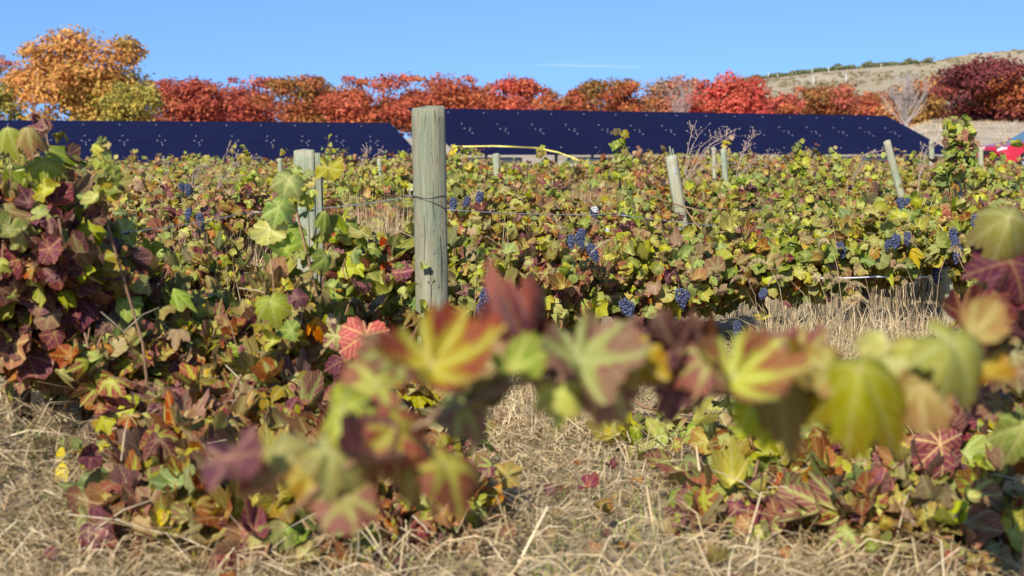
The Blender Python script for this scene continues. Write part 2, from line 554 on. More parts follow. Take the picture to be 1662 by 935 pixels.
A1 = R(21.5)
arr_r, ur, offr, baser = solar_array(P(744.3, 251.7, 41.06), R(29.0), R(22.04), 16, "long dark blue solar array right of the tall near post", 1.249, 1.9)
arr_l, ul, offl, basel = solar_array(P(10.3, 272.7, 36.0) - Vector((math.cos(R(18.5)), math.sin(R(18.5)), 0)) * 1.015, R(18.5), R(15.4), 12, "long dark blue solar array left of the tall near post", 1.015, 2.4)

def lower_rail(root, u, off, base, ncol, pieces, drop, back=.35):
    for (a, b) in pieces:
        c0 = off + u * a * 1.1 + Vector((0, back, -drop)); c1 = off + u * b * 1.1 + Vector((0, back, -drop))
        mb = MB(); mb.tube([c0, c1], .085, 8); mb.build("lower_pipe", M_pipe, root, True)
        for f in (.08, .92):
            c = c0.lerp(c1, f)
            zg = gz(base.x + c.x, base.y + c.y) - base.z
            bl = MB(); bl.box((c.x, c.y + .1, (c.z - .09 + zg - .1) / 2), .34, .4, max(.1, c.z - .09 - zg + .1)); bl.build("ballast_block", M_conc, root)
lower_rail(arr_r, ur, offr, baser, 17, [(.2, 1.9), (3.4, 6.2), (6.6, 9.4), (9.7, 12.2), (12.6, 15.6)], .16)
lower_rail(arr_l, ul, offl, basel, 12, [(1.6, 3.6), (5.0, 6.3), (6.8, 8.4), (9, 11.6)], .12)

# ------------------------------------------------------------------ trees
def leaf_cloud(center_pts, normals, size, tint, asp=.75):
    """two folded triangles (a bent diamond) for every leaf spray"""
    n = len(center_pts)
    nr = norm(normals + rng.normal(0, .55, (n, 3)))
    t = norm(np.cross(nr, rng.normal(0, 1, (n, 3))))
    b = np.cross(nr, t)
    s = size[:, None]
    v0 = center_pts - t * s; v1 = center_pts + b * s * asp + nr * s * .18; v2 = center_pts + t * s; v3 = center_pts - b * s * asp + nr * s * .18
    V = np.stack([v0, v1, v2, v3], 1).reshape(-1, 3)
    i = np.arange(n)[:, None] * 4
    T = np.stack([i + [0, 1, 2], i + [0, 2, 3]], 1).reshape(-1, 3)
    return V, T, np.repeat(tint, 2, 0)

def tree(name, px0, px1, ptop, pbot, d, palette, label, nleaf=5200, size=.15, nblob=22, heart=None, upper=None, topcurve=None, cat="tree", group="autumn trees behind the solar arrays"):
    """palette: list of (weight, rgb); upper: palette for the upper part of the crown"""
    x0, x1 = PXx(px0, d), PXx(px1, d)
    cx, hw = (x0 + x1) / 2, (x1 - x0) / 2 * 1.28
    zt = P(CX, ptop - (5 if ptop > 110 else 0), d).z; zb = P(CX, pbot, d).z
    g = gz(cx, d)
    root = empty(name, (cx, d, g), label, cat, group)
    zc, hh = (zt + zb) / 2, (zt - zb) / 2
    blobs = []
    for k in range(nblob):
        for _ in range(30):
            q = rng.uniform(-1, 1, 3)
            if (q[2] > 0 and (q ** 2).sum() < 1) or (q[2] <= 0 and q[0] ** 2 + q[1] ** 2 < 1): break
        rad = rng.uniform(.26, .44)
        q = q * (1 - rad * .75)
        blobs.append((q[0] * hw, q[1] * hw * .8, q[2] * hh, rad))
    for k in range(nblob // 2):             # an outer ring that breaks the outline
        a = rng.uniform(0, 2 * math.pi); e = rng.uniform(-.1, 1.0)
        rad = rng.uniform(.13, .24)
        q = np.array([math.cos(a) * math.cos(e), math.sin(a) * math.cos(e) * .8, math.sin(e)]) * (1 - rad * .6)
        blobs.append((q[0] * hw, q[1] * hw, q[2] * hh, rad))
    bl = np.array(blobs)
    nleaf = int(nleaf * 1.5)
    wts = bl[:, 3] ** 2; wts /= wts.sum()
    idx = rng.choice(len(bl), nleaf, p=wts)
    dirs = norm(rng.normal(0, 1, (nleaf, 3)))
    dirs[:, 2] = np.where(rng.random(nleaf) < .6, np.abs(dirs[:, 2]), dirs[:, 2])
    rr = bl[idx, 3] * (rng.random(nleaf) ** .35 + rng.normal(0, .13, nleaf))
    sz3 = np.array([hw, hw * .9, hh])
    pts = bl[idx, :3] + dirs * rr[:, None] * sz3
    nleaf = len(pts)
    pts[:, 2] += (rng.random(nleaf) - .5) * .15
    pal = palette
    def pick(pl, n):
        w = np.array([p[0] for p in pl], float); w /= w.sum()
        return np.array([p[1] for p in pl])[rng.choice(len(pl), n, p=w)]
    blob_col = pick(pal, len(bl))
    if upper is not None:
        up = pick(upper, len(bl))
        m = (bl[:, 2] / hh + rng.normal(0, .18, len(bl))) > -.02
        blob_col[m] = up[m]
    tint = blob_col[idx] * .65 + pick(pal if upper is None else pal + upper, nleaf) * .35
    if heart is not None:
        hp = P(heart[0], heart[1], d)
        dd = np.hypot(pts[:, 0] - (hp.x - cx), (pts[:, 2] - (hp.z - zc)) * 1.3) + rng.normal(0, .25, nleaf)
        m = (dd < heart[2]) & (pts[:, 1] < 0)
        tint[m] = pick(ORCORE, m.sum())
    tint = (tint * .98 + np.array([.035, .026, .010])) * rng.uniform(.7, 1.3, (nleaf, 1))
    V, T, tt = leaf_cloud(pts, dirs + np.array([0, 0, .35]), rng.uniform(.6, 1.35, nleaf) * size, tint)
    me = tri_mesh("crown", V + np.array([0, 0, zc - g]), T, [M_tree], tint=tt)
    tag(link("crown", me, root), None, None, None, "stuff")
    mb = MB()
    hgt = zc - g + hh * .2
    mb.tube([(0, 0, -.2), (.05 * hw, 0, hgt * .35), (-.03 * hw, 0, hgt * .7), (0, 0, hgt)], [hw * .09 + .06, hw * .07 + .04, hw * .05 + .02, .03], 8)
    mb.build("trunk", M_bark, root, True)
    br = MB()
    for k in range(14):
        b = bl[rng.integers(len(bl))]
        st = Vector((0, 0, max(.3, (zc - g) * random.uniform(.3, .75))))
        en = Vector((b[0], b[1], zc - g + b[2]))
        mid = st.lerp(en, .5) + Vector((0, 0, -.1 * hh))
        br.tube([st, mid, en], [.05 + hw * .02, .04, .012], 5)
    br.build("limbs", M_bark, root, True)
    return root

RED = [(3, (.46, .08, .055)), (3, (.53, .115, .065)), (1.2, (.36, .055, .05)), (1.6, (.52, .17, .07))]
REDOR = [(3, (.50, .105, .045)), (3, (.56, .16, .055)), (1.5, (.38, .06, .035)), (1, (.52, .23, .06))]
BRIGHT = [(4, (.58, .075, .06)), (2, (.62, .13, .075)), (1, (.45, .05, .045))]
PINK = [(3, (.55, .12, .10)), (2, (.50, .07, .07)), (1, (.55, .22, .12))]
BROWNOR = [(3, (.36, .15, .04)), (3, (.28, .15, .04)), (2, (.42, .09, .04)), (1.5, (.20, .17, .04))]
ORANGE = [(3, (.60, .24, .07)), (3, (.64, .32, .10)), (1.8, (.58, .17, .08)), (1, (.46, .29, .06))]
GOLD = [(3, (.52, .38, .07)), (3, (.44, .38, .07)), (2, (.58, .32, .08)), (1.5, (.32, .30, .06))]
OLIVE = [(3, (.27, .25, .05)), (2, (.36, .30, .06)), (1, (.20, .18, .05))]
BURG = [(4, (.145, .024, .040)), (3, (.20, .03, .042)), (1.5, (.27, .045, .04)), (.6, (.10, .02, .035))]
ORCORE = [(3, (.38, .09, .035)), (2, (.44, .14, .04)), (1, (.24, .04, .04))]
PALEOR = [(3, (.50, .20, .10)), (2, (.48, .15, .09)), (1, (.44, .28, .14))]

tree("maple_tree", -90, 36, 80, 215, 134, RED, "pink red tree crown at the left edge behind the olive tree", 3800)
tree("maple_tree", -60, 46, 104, 230, 122, OLIVE, "olive green tree at the left edge beside the big orange tree", 4500)
tree("maple_tree", 48, 238, 44, 232, 118, GOLD, "tallest tree of the line, orange above and golden below", 15000, .16, 26, upper=ORANGE)
tree("maple_tree", 170, 262, 128, 235, 112, GOLD + OLIVE, "low golden green tree at the foot of the big orange tree", 4200, .15)
tree("maple_tree", 238, 352, 126, 232, 132, RED, "crimson tree just right of the big orange tree", 5200)
tree("maple_tree", 318, 462, 122, 232, 136, RED + [(2, (.42, .10, .10))], "broad crimson tree between two darker trees, left of the posts", 5800)
tree("maple_tree", 425, 552, 124, 232, 128, BROWNOR + [(1.5, (.46, .11, .05))], "rusty brown tree with green tinges above the left solar array", 5600)
tree("maple_tree", 540, 700, 118, 236, 126, REDOR + RED, "large round red orange tree just left of the near post top", 8500)
tree("maple_tree", 660, 800, 118, 234, 130, RED + REDOR, "red tree rising straight behind the near post top", 6500)
tree("maple_tree", 748, 815, 150, 230, 138, REDOR + BROWNOR, "small low russet tree filling the dip right of the near post", 2800)
tree("maple_tree", 782, 892, 129, 232, 132, BRIGHT + REDOR, "bright red orange tree over the left end of the right array", 5000)
tree("maple_tree", 880, 950, 139, 232, 138, RED + BROWNOR, "small dull red tree between two brighter orange trees", 3000)
tree("maple_tree", 932, 1052, 131, 232, 130, REDOR + BROWNOR, "orange red tree with olive shading above the array middle", 5200)
tree("maple_tree", 1040, 1140, 126, 232, 134, PALEOR, "pale orange tree with thin pinkish top, left of the bare branches", 4200)
tree("maple_tree", 1122, 1236, 121, 232, 128, BRIGHT, "bright scarlet domed tree below the start of the hill", 6000, upper=BRIGHT)
tree("maple_tree", 1222, 1318, 148, 232, 138, PINK + RED, "low pinkish red tree right of the scarlet domed tree", 3800)
tree("maple_tree", 1285, 1430, 132, 232, 130, REDOR + PINK + BROWNOR, "broad orange red tree left of the bare grey tree", 6500)
tree("maple_tree", 1440, 1545, 128, 236, 112, BROWNOR + ORANGE, "orange and green tree behind the bare grey tree", 5000)
for q0, q1, tp_, pl_, lb_ in ((255, 430, 138, RED, "low dark red tree filling in behind the two crimson crowns"), (500, 640, 146, REDOR, "low orange red tree in the dip left of the near post"), (700, 860, 147, RED, "low red tree in the dip just right of the near post"),
        (850, 985, 150, REDOR, "low orange tree in the dip above the array middle"), (1000, 1150, 146, PALEOR, "low pale orange tree in the dip left of the scarlet domed tree"), (1210, 1350, 156, REDOR, "low orange tree in the dip right of the scarlet domed tree"), (1390, 1470, 150, BROWNOR, "low rusty tree behind the bare grey tree")):
    tree("maple_tree", q0, q1, tp_, 236, 148, pl_, lb_, 4200, .17)
bt = tree("maple_tree", 1530, 1745, 92, 213, 78, BURG, "dark burgundy tree with an orange heart at the right edge", 15000, .10, 26, group=None, heart=(1612, 152, 1.15))

def bare_tree(px, ptop, pbot, d, spread, label, n0=15, seed=1, rad=.05, lv=3):
    rs = random.Random(seed)
    x = PXx(px, d); g = gz(x, d)
    zt = P(px, ptop, d).z
    root = empty("bare_tree", (x, d, g), label, "tree", "bare trees among the autumn trees")
    H = zt - g
    mb = MB()
    mb.tube([(0, 0, -.2), (.05, 0, H * .12), (0, 0, H * .25)], [rad * 2.2, rad * 1.8, rad * 1.3], 7)
    mb.build("trunk", M_greyw, root, True)
    br = MB()
    def grow(p, dr, L, r, lev):
        pts = [p]; q = p.copy(); dd = dr.copy()
        for i in range(4):
            dd = (dd + Vector((rs.uniform(-.16, .16), rs.uniform(-.16, .16), rs.uniform(-.02, .14)))).normalized()
            q = q + dd * L / 4; pts.append(q.copy())
        br.tube(pts, [r * (1 - .17 * i) for i in range(5)], 4, cap=False)
        if lev > 0:
            for i in range(5):
                k = rs.randint(1, 4)
                nd = (dd + Vector((rs.uniform(-.7, .7), rs.uniform(-.7, .7), rs.uniform(-.1, .5)))).normalized()
                grow(pts[k], nd, L * rs.uniform(.4, .6), r * .55, lev - 1)
    for i in range(n0):
        a = 2 * math.pi * i / n0 + rs.uniform(-.2, .2); s = rs.uniform(.1, 1)
        dr = Vector((math.cos(a) * spread * s, math.sin(a) * spread * s, 1)).normalized()
        grow(Vector((0, 0, H * rs.uniform(.08, .25))), dr, H * rs.uniform(.45, .68), rad * .8, lv - 1)
    br.build("branches", M_greyw, root)
bare_tree(1466, 131, 215, 100, .95, "bare pale grey tree in front of the orange tree right of the array", 22, 3, .055)
bare_tree(1100, 128, 215, 124, .4, "thin bare grey tree among the pale orange crowns", 9, 5, .042)

# ---- vineyard on the ridge, far off: one mass of bushes and their stakes
def ridge_vines():
    pts, tint = [], []
    for px in np.arange(1195, 1512, 1.0):
        for k in range(7):
            q = P(px + random.uniform(-1.5, 1.5), 100, 478)
            z = ridge_z(px, 480)
            pts.append((q.x, 478 + random.uniform(-3, 2), z - .9 + random.uniform(.0, 1.0) * (1.2 + 1.5 * mnoise.noise(Vector((px * .06, 0, 0))))))
            tint.append(random.choice([(.16, .19, .08), (.20, .21, .09), (.22, .20, .10)]))
    pts = np.array(pts); n = len(pts)
    V, T, tt = leaf_cloud(pts, np.tile([0, -.6, .6], (n, 1)), rng.uniform(.3, .6, n), np.array(tint))
    tag(link("ridge_vines", tri_mesh("ridge_vines", V, T, [M_tree], tint=tt)), "green line of vines along the top of the hill", None, None, "stuff")
    m = plain("white_stake", (.55, .52, .46), .7)
    first = None
    for px, top in ((1247, 116), (1262, 120), (1318, 111), (1345, 109), (1373, 123), (1430, 103), (1320, 127)):
        d = 470 if top < 122 else 330
        base = P(px, top + 9, d)
        if first is None:
            mb = MB(); mb.box((0, 0, .8), .20, .20, 2.0); mb.box((0, 0, 1.82), .16, .16, .05); first = mb.build("stake", m); o = first
        else:
            o = first.copy(); C.objects.link(o)
        o.location = base
        tag(o, "tiny pale stake standing on the far hillside vineyard", "stake", "stakes on the hillside")
ridge_vines()

def hill_scrub():
    pts, tint, sz = [], [], []
    for k in range(1500):
        px = rng.uniform(1150, 1720); t = rng.uniform(.35, 1.0); y = 190 + 290 * t
        top = ridge_z(px, 480.0); x = PXx(px, 480.0)
        z = gz(x, 190) - .5 + (top - gz(x, 190)) * t ** 1.15
        z += (1.6 * mnoise.noise(Vector((x * .02, y * .02, 1))) + .7 * mnoise.noise(Vector((x * .07, y * .07, 4)))) * min(1, 4 * t * (1 - t))
        if mnoise.noise(Vector((x * .03, y * .03, 7))) < -.1: continue
        for j in range(5):
            pts.append((x + rng.normal(0, .5), y + rng.normal(0, .4), z + rng.uniform(-.1, .4)))
            tint.append([(.27, .22, .11), (.22, .20, .09), (.33, .25, .15)][int(rng.integers(3))]); sz.append(rng.uniform(.25, .7))
    n = len(pts)
    V, T, tt = leaf_cloud(np.array(pts), np.tile([0, -.5, .7], (n, 1)), np.array(sz), np.array(tint))
    tag(link("scrub", tri_mesh("scrub", V, T, [M_tree], tint=tt)), "low dry scrub scattered over the tan hillside", None, None, "stuff")
hill_scrub()

# ---- white shed glimpsed under the burgundy tree
def shed():
    d = 90
    x = PXx(1660, d); g = gz(x, d)
    root = empty("shed", (x, d, g), "white building glimpsed under the burgundy tree crown", "shed")
    w = plain("white_wall", (.78, .78, .77), .8, .2, var=.05)
    mb = MB(); mb.box((0, 0, .75), 5.2, 3.0, 1.9); mb.build("wall", w, root)
    rf = MB()
    rf.add([(-2.8, -1.8, 1.7), (2.8, -1.8, 1.7), (2.8, 0, 2.4), (-2.8, 0, 2.4), (-2.8, 1.8, 1.7), (2.8, 1.8, 1.7)], [(0, 1, 2, 3), (3, 2, 5, 4), (0, 3, 4), (1, 5, 2)])
    rf.build("roof", plain("grey_roof", (.4, .4, .42), .6), root)
    dr = MB(); dr.box((.6, -1.52, .6), .9, .06, 1.5); dr.build("door", plain("grey_door", (.25, .27, .3), .5), root)
    wn = MB(); wn.box((-1.2, -1.52, 1.0), .9, .06, .6); wn.build("window", plain("window_glass", (.05, .06, .08), .1, .6), root)
shed()

# ---- red car
def car():
    d = 47.5
    x = PXx(1602, d)
    g = gz(x + 1.5, d) - .06
    root = empty("parked_car", (x, d, g), "red car parked beyond the vines below the burgundy tree", "car")
    root.rotation_euler = (0, 0, R(16))
    paint = NT("red_paint"); paint.set((.50, .012, .03), .22, .5); paint.bsdf.inputs["Coat Weight"].default_value = .6; paint = paint.m
    glass = plain("car_glass", (.10, .19, .27), .06, .7)
    dark = plain("car_trim", (.02, .022, .03), .4, .4)
    rub = plain("tyre_rubber", (.02, .02, .02), .85, .1)
    lamp = plain("lamp_lens", (.82, .84, .86), .1, .6)
    hw = .86
    # side outline, front at x = 0
    low = [(0.05, .28), (0.0, .50), (.04, .70), (.16, .80), (.6, .90), (1.15, .97), (1.3, .99), (3.4, 1.02), (4.1, 1.0), (4.3, .9), (4.38, .6), (4.3, .3)]
    bm = bmesh.new()
    n = len(low); rings = []
    for yy, k in ((-hw, .0), (-hw + .07, 1), (0, 1.03), (hw - .07, 1), (hw, .0)):
        rings.append([bm.verts.new((px_ + (.10 if k == 0 and px_ < .3 else (-.06 if abs(yy) < .1 and px_ < .3 else 0)), yy, pz - (.05 if k == 0 and pz > .6 else 0) + (.02 if abs(yy) < .1 and .7 < pz else 0))) for px_, pz in low])
    for a, b in zip(rings, rings[1:]):
        for i in range(n):
            bm.faces.new((a[i], a[(i + 1) % n], b[(i + 1) % n], b[i]))
    bm.faces.new(rings[0][::-1]); bm.faces.new(rings[-1])
    bmesh.ops.recalc_face_normals(bm, faces=bm.faces)
    bmesh.ops.bevel(bm, geom=[e for e in bm.edges if e.calc_face_angle(0) > .5], offset=.03, segments=2, affect='EDGES')
    me = bpy.data.meshes.new("body"); bm.to_mesh(me); bm.free(); me.materials.append(paint)
    link("body", me, root)
    roof = MB()
    prof = [(1.15, .96), (1.95, 1.42), (2.3, 1.47), (3.2, 1.45), (3.9, 1.02)]
    vs = []
    for s in (-1, 1):
        for px_, pz in prof: vs.append((px_, s * (hw - .06 - (.16 if pz > 1.1 else 0)), pz))
    m_ = len(prof)
    roof.add(vs, [(1, 2, m_ + 2, m_ + 1), (2, 3, m_ + 3, m_ + 2), (3, 4, m_ + 4, m_ + 3)])
    roof.build("roof", paint, root)
    gl = MB(); gl.add(vs, [(0, 1, m_ + 1, m_)]); gl.build("windshield", glass, root)
    for s in (0, 1):
        sw = MB(); b = s * m_
        sw.add(vs, [(b, b + 1, b + 2, b + 3, b + 4)]); sw.build("side_window", glass, root)
        wl = (-1, 1)[s]
        for xx in (.85, 3.45):
            ty = MB(); ty.tube([(xx, wl * (hw - .17), .32), (xx, wl * (hw + .01), .32)], .32, 20); w = ty.build("wheel", rub, root)
            rm = MB(); rm.tube([(xx, wl * (hw + .005), .32), (xx, wl * (hw + .022), .32)], .2, 14); rm.build("rim", M_alu, w)
        hl = MB(); hl.box((.115, wl * .60, .715), .17, .36, .13, Matrix.Rotation(-wl * .28, 3, 'Z') @ Matrix.Rotation(-.25, 3, 'Y')); hl.build("headlight", lamp, root)
        mi = MB(); mi.box((1.5, wl * (hw + .08), 1.03), .12, .2, .13); mi.build("mirror", paint, root)
    gr = MB(); gr.box((-.055, 0, .60), .06, .72, .14); gr.build("grille", dark, root)
    bu = MB(); bu.box((-.03, 0, .40), .10, 1.3, .12); bu.build("bumper", dark, root)
car()

# ------------------------------------------------------------------ grape leaves
def leaf_outline(a, lobes, teeth, phase):
    """radius at angle a (0 = tip, pi = petiole)"""
    keys = np.array([0, 14, 27, 40, 55, 68, 82, 96, 110, 124, 140, 156, 170, 180.])
    d = lobes
    vals = np.array([.63, .575, .53 - d, .555, .60, .565, .52 - d, .525, .535, .50, .46, .41, .33, .10])
    r = np.interp(abs(a) * 180 / math.pi, keys, vals)
    w = (abs(a) * 19 / (2 * math.pi) * 1.0 + phase) % 1.0
    return r * (1 + teeth * (1.6 * abs(2 * w - 1) - .8) + teeth * .5 * math.sin(abs(a) * 7 + phase * 3))

def leaf_template(nout, rings, lobes, cup, fold, wave, seed, teeth=.07):
    rs = np.random.default_rng(seed)
    ph = rs.uniform(0, 6)
    asym = rs.uniform(.9, 1.1, 2)
    V = [(0., 0., 0.)]
    angs = np.linspace(-math.pi, math.pi, nout, endpoint=False)
    for k in range(1, rings + 1):
        f = k / rings
        for a in angs:
            lob = leaf_outline(a, lobes, teeth, ph)
            r = lob * f if k == rings else f * (.42 * (1 - f) + lob * f) / 1.0
            r *= asym[0] if a < 0 else asym[1]
            x, y = r * math.sin(a), r * math.cos(a)
            da = abs(a); dv = abs((da + R(27.5)) % R(55) - R(27.5))
            z = -cup * r * r * 1.6 + fold * abs(x) * .6 + .05 * r * math.sin(dv * 3.2) * 1.2
            z += wave * r * math.sin(3 * a + ph) + wave * .7 * r * math.sin(5 * a + ph * 2)
            z -= .25 * cup * max(0, y) ** 2
            V.append((x, y, z))
    T = []
    for i in range(nout):
        j = (i + 1) % nout
        T.append((0, 1 + j, 1 + i))
        for k in range(rings - 1):
            a, b = 1 + k * nout, 1 + (k + 1) * nout
            T += [(a + i, a + j, b + j), (a + i, b + j, b + i)]
    V = np.array(V); T = np.array(T)
    return V, T, V[:, :2].copy()

NVAR = 10
def variants(nout, rings, teeth, deep=1.0):
    out = []
    rs = random.Random(5)
    for k in range(NVAR):
        out.append(leaf_template(nout, rings, rs.uniform(-.01, .13) * deep, rs.uniform(.3, 1.3) * (1 if k < 6 else -.7), rs.uniform(-.7, .9), rs.uniform(.08, .24), k * 7 + 1, teeth))
    return out
TPL_HERO = variants(120, 8, .085, .15)
TPL_MID = variants(38, 2, .08)
TPL_LOW = variants(15, 1, .05)
MESH_CACHE = {}
def leaf_mesh(level, var, kind):
    key = (level, var, kind)
    if key not in MESH_CACHE:
        V, T, uv = {"hero": TPL_HERO, "mid": TPL_MID, "low": TPL_LOW}[level][var]
        MESH_CACHE[key] = tri_mesh("leaf", V, T, [LEAF_M[kind]], uv=uv, smooth_=True)
    return MESH_CACHE[key]

def frames(N, Tp):
    """rotation matrices with z = N and y = Tp made square to N"""
    z = norm(N); y = norm(Tp - z * (Tp * z).sum(-1, keepdims=True)); x = np.cross(y, z)
    return np.stack([x, y, z], -1)

def joined_leaves(name, pos, Rm, size, kinds, parent):
    n = len(pos)
    var = rng.integers(0, NVAR, n)
    Vs, Ts, UV, MI, RN = [], [], [], [], []
    base = 0
    for v in range(NVAR):
        s = np.where(var == v)[0]
        if not len(s): continue
        tv, tt, tuv = TPL_LOW[v]
        q = np.einsum('nij,mj->nmi', Rm[s], tv) * size[s][:, None, None] + pos[s][:, None, :]
        m = len(tv)
        Vs.append(q.reshape(-1, 3)); UV.append(np.tile(tuv, (len(s), 1)))
        Ts.append((tt[None] + (np.arange(len(s)) * m)[:, None, None] + base).reshape(-1, 3))
        MI.append(np.repeat(kinds[s], len(tt))); RN.append(np.repeat(rng.random(len(s)), len(tt)))
        base += m * len(s)
    me = tri_mesh(name, np.concatenate(Vs), np.concatenate(Ts), LEAF_M, np.concatenate(MI), np.concatenate(RN), np.concatenate(UV), smooth_=True)
    return tag(link(name, me, parent), None, None, None, "stuff")

def kinds_from(mix, n):
    ks = list(mix); w = np.array([mix[k] for k in ks], float); w /= w.sum()
    return np.array([KI[k] for k in ks])[rng.choice(len(ks), n, p=w)]

SUNV = np.array(sun_vec)
GRN = dict(green=4.0, lime=4.6, olive=2.4, yellow=.2, burgundy=.6, mixed=1.2, drytan=.5, dusky=.6, rust=.35)
MIXD = dict(green=2.4, lime=3.0, olive=2.8, burgundy=1.6, mixed=1.9, drytan=.9, yellow=.2, dusky=1.4, rust=.9)
BRG = dict(burgundy=6.0, dusky=1.6, mixed=1.4, green=.8, lime=.9, olive=.8, redorange=.1, rust=.3)
LOWR = dict(burgundy=1.5, dusky=2.2, mixed=2.6, green=1.5, lime=2.0, olive=2.8, redorange=.08, drytan=1.6, yellow=.25, rust=1.6)
RUST = dict(dusky=2.0, burgundy=1.0, olive=2.8, drytan=1.8, lime=1.8, green=1.2, redorange=.05, rust=1.6, mixed=.8)

N_PARTS = 0
def vine(name, px, d, width, depth, zlow, ztop, nshoot, nfill, nparts, mix, label, lsize=.105, level="mid", group=None, grapes=0, mix_top=None, up=0, trunk=True, lean=0.0):
    """a grapevine: trunk, canes, leaves; canes start at the head and arch over, leaves sit along them"""
    global N_PARTS
    cx = PXx(px, d)
    g = gz(cx, d)
    root = empty(name, (cx, d, g), label, "grapevine", group)
    zl, zt = zlow, ztop
    H = zt - zl
    zc = zl + H * .55
    pos, out, canes = [], [], []
    for k in range(nshoot):
        p = np.array([rng.uniform(-.42, .42) * width, rng.normal(0, .08) * depth, zc + rng.normal(0, .06)])
        dr = np.array([rng.normal(0, .8), rng.normal(-.15, .7), rng.uniform(.3, 1.3)])
        L = rng.uniform(.5, 1.1) * max(H, .5) * 1.05
        tall = k < up
        if tall: dr = np.array([rng.normal(0, .15), rng.normal(0, .15), 1.6])
        dr /= np.linalg.norm(dr)
        ns = 13; pts = [p.copy()]
        for i in range(ns):
            dr = dr + np.array([rng.normal(0, .10), rng.normal(0, .10), (-.05 if tall else -.20) + rng.normal(0, .04)])
            dr /= np.linalg.norm(dr)
            p = p + dr * L / ns
            lim = zt + (.26 if tall else 0)
            if p[2] > lim: p[2] = lim - rng.uniform(0, .05); dr[2] = -abs(dr[2]) * .4
            if p[2] < zl: p[2] = zl + rng.uniform(0, .06); dr[2] = abs(dr[2]) * .2
            p[0] = np.clip(p[0], -width * .62, width * .62); p[1] = np.clip(p[1], -depth * .6, depth * .6)
            pts.append(p.copy())
        canes.append(pts)
        for i in range(1, ns + 1):
            off = np.array([rng.normal(0, .05), rng.normal(0, .05), rng.normal(-.01, .04)])
            pos.append(pts[i] + off)
            out.append(off * 8 + np.array([pts[i][0] / width * .8, pts[i][1] / depth * 1.4, .25]))
    if nfill:
        q = norm(rng.normal(0, 1, (nfill, 3))) * (rng.random((nfill, 1)) ** .3)
        q[:, 1] = np.where(rng.random(nfill) < .65, -np.abs(q[:, 1]), q[:, 1])
        hump = 1 + .25 * np.sin(q[:, 0] * 5 + rng.uniform(0, 6))
        f = np.stack([q[:, 0] * width * .58, q[:, 1] * depth * .55, zl + H * .5 + q[:, 2] * H * .52 * hump], 1)
        f[:, 2] = np.clip(f[:, 2], zl - .02, zt + .08)
        pos += list(f); out += list(q)
    pos = np.array(pos); out = np.array(out); n = len(pos)
    N = out * .65 + SUNV * .5 + np.array([0, -.2, .4]) + rng.normal(0, .62, (n, 3))
    Tp = np.array([0, -.25, -.85]) + out * .45 + rng.normal(0, .75, (n, 3))
    Rm = frames(N, Tp)
    size = lsize * np.clip(rng.normal(.86, .32, n), .25, 1.5)
    kinds = kinds_from(mix, n)
    if mix_top is not None:
        m = pos[:, 2] > zl + H * .68
        kinds[m] = kinds_from(mix_top, m.sum())
    # clumps of one colour, as on real canes
    cl = np.array([mnoise.noise(Vector((p[0] * 5 + px, p[1] * 5, p[2] * 5))) for p in pos])
    dom = kinds_from(mix, 2)
    kinds = np.where((cl > .28) & (rng.random(n) < .6), dom[0], np.where((cl < -.28) & (rng.random(n) < .6), dom[1], kinds))
    score = -pos[:, 1] / depth + .7 * (pos[:, 2] - zl) / H + rng.normal(0, .15, n)
    order = np.argsort(-score)
    parts, rest = order[:nparts], order[nparts:]
    for i in parts:
        o = bpy.data.objects.new("leaf", leaf_mesh(level, int(rng.integers(NVAR)), int(kinds[i])))
        M = Matrix(Rm[i].tolist()).to_4x4() @ Matrix.Diagonal((size[i], size[i], size[i] * rng.uniform(.6, 2.0), 1))
        M.translation = pos[i]
        o.matrix_basis = M
        o.parent = root
        C.objects.link(o)
    N_PARTS += len(parts)
    if len(rest): joined_leaves("foliage", pos[rest], Rm[rest], size[rest] * 1.05, kinds[rest], root)
    if trunk:
        mb = MB()
        pts = [(lean, 0, -.05)] + [(lean * (1 - t) + rng.normal(0, .025), rng.normal(0, .025), zc * t) for t in (.25, .5, .75, 1)]
        mb.tube(pts, [.034, .028, .026, .026, .03], 7)
        for s in (-1, 1):
            arm = [(0, 0, zc)] + [(s * width * .45 * t, rng.normal(0, .02), zc + .03 * math.sin(t * 3) + rng.normal(0, .012)) for t in (.33, .66, 1)]
            mb.tube(arm, [.024, .018, .014, .010], 6)
        mb.build("trunk", M_vinebark, root, True)
    cm = MB()
    for pts in canes:
        cm.tube([Vector(p) for p in pts[::2]], [.0045 * (1 - .09 * i) for i in range(len(pts[::2]))], 4, cap=False)
    for k in range(int(5 + 10 * width)):
        c = Vector((rng.uniform(-.5, .5) * width, rng.uniform(-.62, .3) * depth, rng.uniform(zl, zt + .03)))
        dv = Vector((rng.normal(0, 1), rng.normal(0, .5), rng.normal(.2, .6))).normalized() * rng.uniform(.04, .12)
        cm.tube([c - dv, c + Vector((0, 0, .012)), c + dv], [.0018, .0018, .001], 4, int(rng.random() < .6), cap=False)
    tag(cm.build("canes", [M_cane, M_drystem], root, True), None, None, None, "stuff")
    for k in range(grapes):
        i = parts[int(rng.integers(max(1, len(parts) // 2)))] if len(parts) else 0
        gp = np.array([rng.uniform(-.45, .45) * width, -depth * rng.uniform(.42, .56), zl + H * rng.uniform(.22, .6)])
        grape_cluster(root, gp)
    return root

